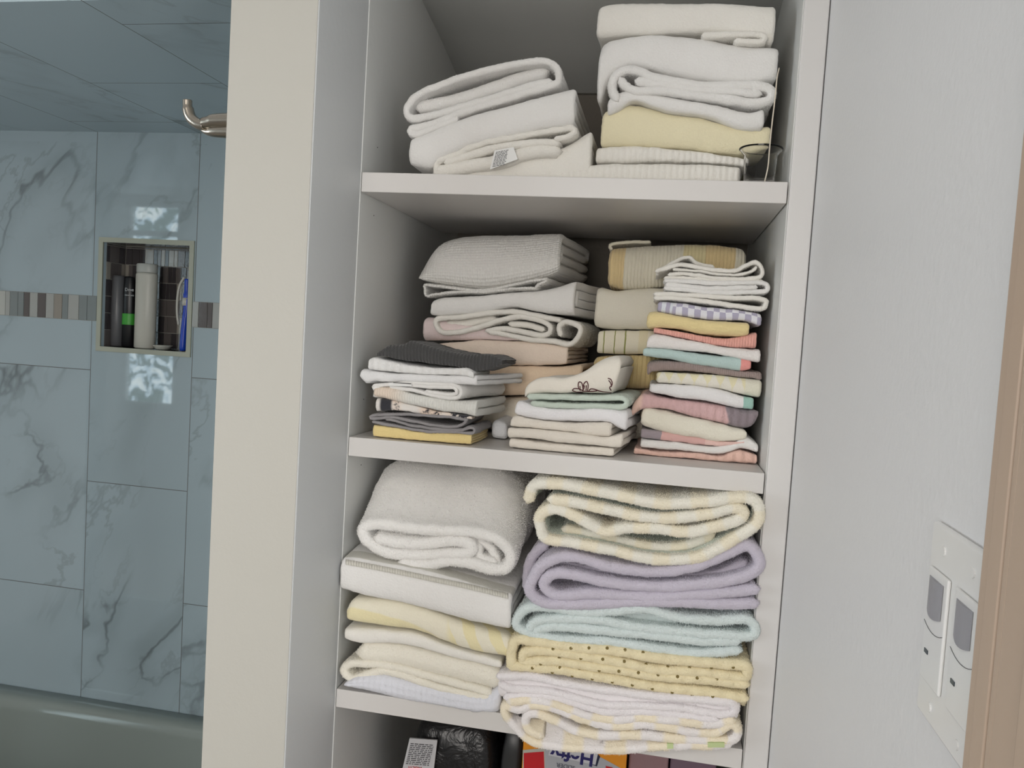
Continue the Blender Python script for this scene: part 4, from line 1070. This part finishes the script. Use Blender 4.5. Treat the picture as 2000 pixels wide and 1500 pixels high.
ribbon('bath_towel', 'cream and yellow spiral folded towel with mint backing, top of right pile on bottom shelf', T, cloth('cream_yellow_check_terry', srgb(242, 236, 214), 1.3, 360, pattern=soft_waves(srgb(242, 238, 222), srgb(243, 233, 204), 0.05, duty=0.1), col2=srgb(216, 226, 212)), c5,
       [[(292, 195), (420, 212), (560, 245), (720, 275), (880, 285), (1040, 268), (1180, 238), (1232, 252), (1215, 292), (1100, 325), (960, 352), (800, 336), (660, 335), (560, 352), (490, 318), (400, 270), (300, 240), (232, 270), (235, 330), (270, 385), (400, 405), (560, 440), (720, 475), (880, 490), (1000, 478), (1100, 435), (1200, 378), (1290, 320), (1315, 255), (1280, 195), (1180, 188), (1040, 205), (880, 215), (720, 195), (560, 165), (400, 132), (260, 118), (200, 130), (178, 190)],
        {'p': [(360, 340), (480, 362), (600, 392), (760, 420), (900, 425), (1000, 400), (1080, 368)], 't': 0.014, 'y': y + .012}], y - .014, 0.34, 0.0150, G, fine=1.5, fuzz=(330000, 0.0016))

#@@DETAILS
# ------------------------------------------------------------------ care tags
m_tag = plain('white_satin_tag', srgb(236, 236, 234), 0.5)
m_print = plain('grey_print', srgb(90, 90, 90), 0.7)
def quad_tag(parent, objs, corners, lines=(), y=None):
    P = [at_y(a, b, y) for a, b in corners]
    mb = MB(); th = Vector((0, 0.0006, 0))
    mb.quad(*P); mb.quad(*[p + th for p in reversed(P)])
    for i in range(4): mb.quad(P[i], P[(i + 1) % 4], P[(i + 1) % 4] + th, P[i] + th)
    o = mb.build('care_tag', m_tag, parent)
    o['label'] = 'white care tag with fine grey print'
    if lines:
        lb = MB(); up = Vector((0, -0.0003, 0))
        u = P[1] - P[0]; v = P[3] - P[0]
        for (a, b, h, w_) in lines:
            q = [P[0] + u * a + v * h + up, P[0] + u * b + v * h + up, P[0] + u * b + v * (h + w_) + up, P[0] + u * a + v * (h + w_) + up]
            lb.quad(*q)
        l = lb.build('tag_print', m_print, o)
        l.matrix_parent_inverse = Matrix.Translation(-Vector(parent.location)) if False else Matrix.Identity(4)
        l.location = (0, 0, 0)
    return o
random.seed(7)
ln = []
for i in range(11):
    a = 0.10
    while a < 0.72:
        b = a + random.uniform(.06, .2); ln.append((a, min(b, 0.78), 0.10 + i * 0.075, 0.035)); a = b + 0.03
quad_tag(t3, [t3], [(966, 294), (1003, 287), (1011, 311), (957, 331)], ln, 0.030)
quad_tag(t4, [t4], [(759, 747.5), (805, 751), (803, 755), (758, 753)], [(0.2, 0.95, -0.35, 0.3)], 0.006)

# satin band woven across the front of the second towel
up_, lo_ = [], []
for q in resample(catmull([Vector((a, b, 0)) for a, b in ((70, 548), (200, 572), (350, 602), (500, 634), (650, 664), (826, 706))], 8), 12.0):
    s1, s2 = surface_point([a2], *c4(q.x, q.y - 6), off=0.0026), surface_point([a2], *c4(q.x, q.y + 18), off=0.0026)
    if s1 is not None and s2 is not None: up_.append(s1); lo_.append(s2)
for _ in range(12):
    for L_ in (up_, lo_):
        L_[1:-1] = [(L_[i - 1] + L_[i] * 2 + L_[i + 1]) / 4 for i in range(1, len(L_) - 1)]
sb = MB()
for i in range(len(up_) - 1): sb.quad(up_[i], lo_[i], lo_[i + 1], up_[i + 1])
so = sb.build('satin_band', plain('satin_weave', srgb(214, 211, 200), 0.45), a2, smooth=True)
so['label'] = 'flat satin band without pile'
sm2 = so.modifiers.new('solid', 'SOLIDIFY'); sm2.thickness = 0.0008

# satin labels and green blocks on the bottom right towel
m_gblock = cloth('green_terry_block', srgb(190, 212, 140), 1.0)
for a, b in ((1372, 1420), (1690, 1820)):
    P = []
    for px in (a, b):
        for py in ((612, 650) if a < 1500 else (604, 640)):
            q_ = surface_point([b6], *c9(px, py), off=0.0035)
            P.append(q_)
    if all(p is not None for p in P):
        mb = MB(); mb.quad(P[0], P[2], P[3], P[1])
        off = Vector((0, 0.004, 0))
        mb.quad(P[0] + off, P[1] + off, P[3] + off, P[2] + off)
        mb.quad(P[0], P[0] + off, P[2] + off, P[2]); mb.quad(P[1], P[3], P[3] + off, P[1] + off)
        mb.quad(P[0], P[1], P[1] + off, P[0] + off); mb.quad(P[2], P[2] + off, P[3] + off, P[3])
        g_ = mb.build('green_block', plain('green_patch', srgb(196, 210, 156), 0.9, 0.0006, 300), b6)
        g_['label'] = 'pale green patch on the hem'

# dark eyelets of the dotted yellow towel
dots = MB()
for row, (pts, n_) in enumerate((([(330, 962), (560, 970), (740, 992), (910, 1010), (1180, 1008)], 9), ([(240, 992), (400, 1018), (660, 1030), (920, 1055), (1100, 1065)], 10), ([(200, 1012), (360, 1045), (660, 1090), (930, 1138), (1080, 1150)], 10), ([(300, 918), (560, 914), (740, 936)], 6))):
    L = resample(catmull([Vector((a, b, 0)) for a, b in pts], 8), 1.0)
    for i in range(n_):
        q = L[int(i * (len(L) - 1) / (n_ - 1))]
        s = surface_point([dot_t], *c5(q.x, q.y), off=0.0003)
        if s is not None:
            dots.lathe(0, 0, [(0.0, 0), (0.0, 0)], 3) if False else None
            d = ray(*c5(q.x, q.y)).normalized()
            dots.tube([s, s + d * 0.0012], 0.0023, 8)
de = dots.build('eyelet_rows', plain('eyelet_dark_thread', srgb(120, 104, 56), 0.9), dot_t)
de['label'] = 'rows of small dark eyelets'; de['kind'] = 'stuff'

# ------------------------------------------------------------------ glass holder and cord on the top shelf
gp = at_y(1487, 292, 0.035)
gx, gyy = gp.x, 0.035
gh = gp.z - Z1
prof = [(0.0, .0035), (0.018, .0035), (0.0215, .012), (0.0235, gh - .006), (0.0285, gh - .002), (0.0295, gh), (0.0285, gh + .0006), (0.026, gh - .0002), (0.022, gh - .008), (0.0200, .014), (0.016, .006), (0.0, .006)]
prof = [(0.0, .0005), (0.018, .0005), (0.0205, .004), (0.0225, gh - .008), (0.0270, gh - .003), (0.0298, gh - .0005), (0.0296, gh + .001), (0.0265, gh - .0005), (0.0205, gh - .008), (0.0185, .008), (0.0, .007)]
e = MB().lathe(0, 0, prof, 48)
g_o = link_mesh('glass_votive_holder', [(v[0] + gx, v[1] + gyy, v[2] + Z1) for v in e.v], e.f, m_glass, None, (gx, gyy, Z1))
tag(g_o, 'small clear glass votive holder with flared rim at right end of top shelf', 'candle holder')
cd = [at_y(a, b, 0.004) for a, b in ((1527, 120), (1519, 150), (1514, 190), (1508, 240), (1503, 290), (1500, 325), (1494, 350))]
cd[0].y = 0.03; cd[1].y = 0.012
cd[-1].z = Z1 + 0.001
cord = MB().tube(catmull(cd, 6), 0.00085, 8).build('drawstring', plain('cream_cord', srgb(224, 214, 196), 0.8), None, tuple(cd[-1]), smooth=True)
tag(cord, 'thin cream cord hanging down in front of the glass holder on top shelf', 'cord')

# ------------------------------------------------------------------ light switches on the right wall
zt, zbm, yn, yfz = -0.099, -0.2205, -0.6875, -0.584
m_plate = plain('white_switch_plastic', srgb(232, 232, 230), 0.3)
m_lens = plain('grey_sensor_lens', srgb(150, 150, 156), 0.35)
sw = empty('switch_plate', (XR, -0.628, -0.160), 'white two gang wall plate with motion sensor switches beside beige casing', 'light switch')
MB().box(XR - 0.0050, XR, yn, yfz, zbm, zt).build('cover_plate', m_plate, sw, bevel=0.0035)
for yc in (-0.6095, -0.6565):
    s_ = MB().box(XR - 0.0073, XR - 0.0051, yc - 0.0170, yc + 0.0170, -0.1960, -0.1262).build('sensor_switch', m_plate, sw, bevel=0.0012)
    lb = MB()
    n_ = 8
    for i in range(n_):
        a0, a1 = -1 + 2 * i / n_, -1 + 2 * (i + 1) / n_
        f_ = lambda a: XR - 0.0076 - 0.0016 * (1 - a * a)
        g_ = lambda a: yc + 0.0010 + 0.0125 * a
        zb_ = lambda a: -0.1525 - 0.0025 * (1 - a * a)
        lb.quad((f_(a0), g_(a0), zb_(a0)), (f_(a0), g_(a0), -0.1315), (f_(a1), g_(a1), -0.1315), (f_(a1), g_(a1), zb_(a1)))
        lb.quad((f_(a0), g_(a0), -0.1315), (XR - 0.0073, g_(a0), -0.1315), (XR - 0.0073, g_(a1), -0.1315), (f_(a1), g_(a1), -0.1315))
        lb.quad((f_(a0), g_(a0), zb_(a0)), (f_(a1), g_(a1), zb_(a1)), (XR - 0.0073, g_(a1), zb_(a1)), (XR - 0.0073, g_(a0), zb_(a0)))
    l = lb.build('sensor_lens', m_lens, s_, smooth=True); l.matrix_parent_inverse = Matrix.Identity(4); l['label'] = 'grey curved sensor lens'
    bg = MB()
    for i in range(8):
        a0, a1 = -1 + i / 4, -0.75 + i / 4
        g2 = lambda a: (XR - 0.0075, yc + 0.0165 * a, -0.1605 - 0.0035 * (1 - a * a))
        bg.tube([g2(a0), g2(a1)], 0.0002, 6)
    k = bg.build('button_gap', plain('grey_gap', srgb(90, 90, 92), 0.6), s_); k.matrix_parent_inverse = Matrix.Identity(4)
    k = MB().box(XR - 0.0078, XR - 0.0072, yc + 0.005, yc + 0.011, -0.1790, -0.1765).build('indicator_light', plain('dark_indicator', srgb(40, 52, 60), 0.2), s_); k.matrix_parent_inverse = Matrix.Identity(4)
    for zz in (-0.113, -0.2095):
        sc_ = MB(); sc_.tube([(XR - 0.0050, yc, zz), (XR - 0.0060, yc, zz)], 0.0030, 14)
        sc_.build('screw', m_plate, sw, smooth=False)

# ------------------------------------------------------------------ things below the bottom shelf
yb = 0.16
zb0 = -1.05
bag_m = N('black_plastic_film')
co = bag_m.coord()
bag_m.fin((0.012, 0.012, 0.013, 1), 0.28, bag_m.bump(bag_m.noise(co, 30, 4, 0.6, 0.5), 0.006, 0.7))
def lumpy(name, x0, x1, y0_, y1_, z0, z1, mat, label, cat, seed, amp=0.008, parent=None):
    V, Fc = [], []
    n_ = 22
    cx_, cy_, cz_ = (x0 + x1) / 2, (y0_ + y1_) / 2, (z0 + z1) / 2
    for j in range(n_ + 1):
        ph = math.pi * j / n_
        for i in range(2 * n_):
            th = 2 * math.pi * i / (2 * n_)
            d = Vector((math.sin(ph) * math.cos(th), math.sin(ph) * math.sin(th), -math.cos(ph)))
            e_ = 0.35
            f_ = lambda c: math.copysign(abs(c) ** e_, c)
            p = Vector((cx_ + (x1 - x0) / 2 * f_(d.x), cy_ + (y1_ - y0_) / 2 * f_(d.y), cz_ + (z1 - z0) / 2 * f_(d.z)))
            nz = noise.noise_vector(p * 22 + Vector((seed, 0, 0))) * amp
            if p.z < z0 + 0.02: nz.z = 0
            V.append(p + nz)
    m_ = 2 * n_
    for j in range(n_):
        for i in range(m_):
            Fc.append((j * m_ + i, j * m_ + (i + 1) % m_, (j + 1) * m_ + (i + 1) % m_, (j + 1) * m_ + i))
    o = link_mesh(name, V, Fc, mat, parent, (cx_, cy_, z0))
    if label: tag(o, label, cat)
    return o
pa, pb_ = at_y(800, 1450, yb), at_y(1005, 1450, yb)
bag = lumpy('plastic_pouch', pa.x - .003, pb_.x - .03, yb, yb + 0.2, zb0, at_y(850, 1405, yb).z, bag_m.m, 'black plastic pouch with white printed label under the bottom shelf', 'bag', 3.0, 0.004)
# label on the pouch
m_lab = plain('white_label_paper', srgb(205, 205, 208), 0.5)
yl = yb - 0.006
Pc = [at_y(*q_, yl) for q_ in ((800, 1442), (854, 1446), (846, 1512), (785, 1506))]
lm = MB().quad(*Pc); th = Vector((0, 0.003, 0)); lm.quad(*[p + th for p in reversed(Pc)])
for i in range(4): lm.quad(Pc[i], Pc[(i + 1) % 4], Pc[(i + 1) % 4] + th, Pc[i] + th)
lab = lm.build('paper_label', m_lab, bag)
u_, v_ = Pc[1] - Pc[0], Pc[3] - Pc[0]
lb = MB(); lr = MB(); up = Vector((0, -0.0004, 0))
random.seed(11)
for i in range(12):
    a = 0.08
    hh = 0.14 + i * 0.055
    while a < 0.9:
        b = min(a + random.uniform(.05, .2), 0.92)
        lb.quad(Pc[0] + u_ * a + v_ * hh + up, Pc[0] + u_ * b + v_ * hh + up, Pc[0] + u_ * b + v_ * (hh + .026) + up, Pc[0] + u_ * a + v_ * (hh + .026) + up); a = b + .03
l = lb.build('fine_print', plain('dark_print', srgb(70, 70, 74), 0.6), lab); l.matrix_parent_inverse = Matrix.Identity(4)
ang = math.atan2(-(u_.z), -u_.x)
rt = Matrix.Translation(Pc[0] + u_ * 0.45 + v_ * 0.875 + up) @ Matrix.Rotation(math.atan2(u_.z, u_.x) * -1 + math.pi, 4, 'Y') @ RX
tx = text_part('red_lettering', 'MULTI', 0.0085, plain('red_print', srgb(200, 40, 50), 0.6), lab, rt, bold=0.0002); tx.matrix_parent_inverse = Matrix.Identity(4)

bl = lumpy('plastic_pouch', pb_.x - .026, pb_.x + .012, yb + 0.01, yb + 0.2, zb0, at_y(990, 1420, yb).z, plain('dark_grey_plastic', srgb(52, 54, 56), 0.35), 'slim dark grey packet between black pouch and orange box', 'bag', 8.0, 0.003)

# cardboard box lying upside down
yx = 0.13
bxl, bxr = at_y(1020, 1470, yx).x + .0005, at_y(1225, 1470, yx).x
bzt = at_y(1100, 1425, yx).z
box = empty('storage_bag_box', ((bxl + bxr) / 2, yx + 0.07, zb0), 'orange and red cardboard box turned upside down below the bottom shelf', 'box')
m_or = plain('orange_carton', srgb(232, 150, 30), 0.45, 0, 50, 0.05)
MB().box(bxl, bxr, yx, yx + 0.15, zb0, bzt).build('carton', m_or, box, bevel=0.0015)
def flat(name, pts, mat, dy, parent, root, label=None):
    P = [at_y(a, b, yx - dy) for a, b in pts]
    mb = MB(); n_ = len(P); mb.v = [tuple(p) for p in P] + [tuple(p + Vector((0, dy, 0))) for p in P]
    mb.f = [tuple(range(n_)), tuple(reversed(range(n_, 2 * n_)))] + [(i, (i + 1) % n_, n_ + (i + 1) % n_, n_ + i) for i in range(n_)]; mb.m = [0] * len(mb.f)
    o = mb.build(name, mat, parent)
    if label: o['label'] = label
    return o
flat('silver_outline', [(1021, 1465), (1066, 1461), (1068, 1520), (1021, 1520)], plain('silver_print', srgb(190, 188, 176), 0.4), 0.0004, box, box)
flat('red_panel', [(1023, 1471), (1062, 1468), (1064, 1520), (1023, 1520)], plain('red_print_panel', srgb(196, 26, 36), 0.45), 0.0008, box, box, 'red panel')
flat('grey_panel', [(1064, 1460), (1072, 1455), (1175, 1480), (1215, 1502), (1215, 1525), (1066, 1525)], plain('silver_grey_print', srgb(176, 178, 184), 0.4), 0.0006, box, box)
flat('navy_outline', [(1068, 1462), (1076, 1452), (1160, 1464), (1172, 1478), (1166, 1497)], plain('navy_print', srgb(24, 28, 60), 0.5), 0.0010, box, box)
flat('name_panel', [(1071, 1475), (1078, 1450), (1170, 1462), (1163, 1494)], plain('white_print_panel', srgb(206, 206, 212), 0.45), 0.0013, box, box)
ca, cb = at_y(1072, 1464, yx), at_y(1165, 1483, yx)
dv_ = cb - ca
m_navy = plain('navy_ink', srgb(30, 26, 96), 0.5)
cen = at_y(1118, 1475, yx - 0.0018)
text_part('lettering', 'Hefty', 0.031, m_navy, box, Matrix.Translation(cen) @ Matrix.Rotation(math.pi - math.atan2(dv_.z, dv_.x), 4, 'Y') @ RX, bold=0.0009)
flat('red_corner', [(1183, 1496), (1196, 1499), (1200, 1510), (1183, 1510)], plain('red_print_corner', srgb(190, 40, 40), 0.45), 0.0010, box, box)
cen = at_y(1105, 1497, yx - 0.0018)
text_part('small_lettering', 'SLIDER', 0.010, plain('grey_ink', srgb(60, 62, 80), 0.5), box, Matrix.Translation(cen) @ Matrix.Rotation(math.pi - math.atan2(dv_.z, dv_.x), 4, 'Y') @ RX)
mv = at_y(1240, 1480, yx)
for a, b, lbl, col in ((1228, 1306, 'mauve packet standing directly right of the orange box', srgb(150, 120, 124)), (1309, 1400, 'dull plum packet at far right below the bottom shelf', srgb(118, 96, 112))):
    xa, xb = at_y(a, 1490, yx + .01).x, at_y(b, 1490, yx + .01).x
    o = MB().box(xa, xb, yx + .01, yx + .15, zb0, at_y(a, 1430, yx).z).build('paper_packet', plain('packet_%d' % a, col, 0.4, 0.001, 40), None, ((xa + xb) / 2, yx + .08, zb0), bevel=0.004)
    tag(o, lbl, 'packet', 'packets below the bottom shelf')
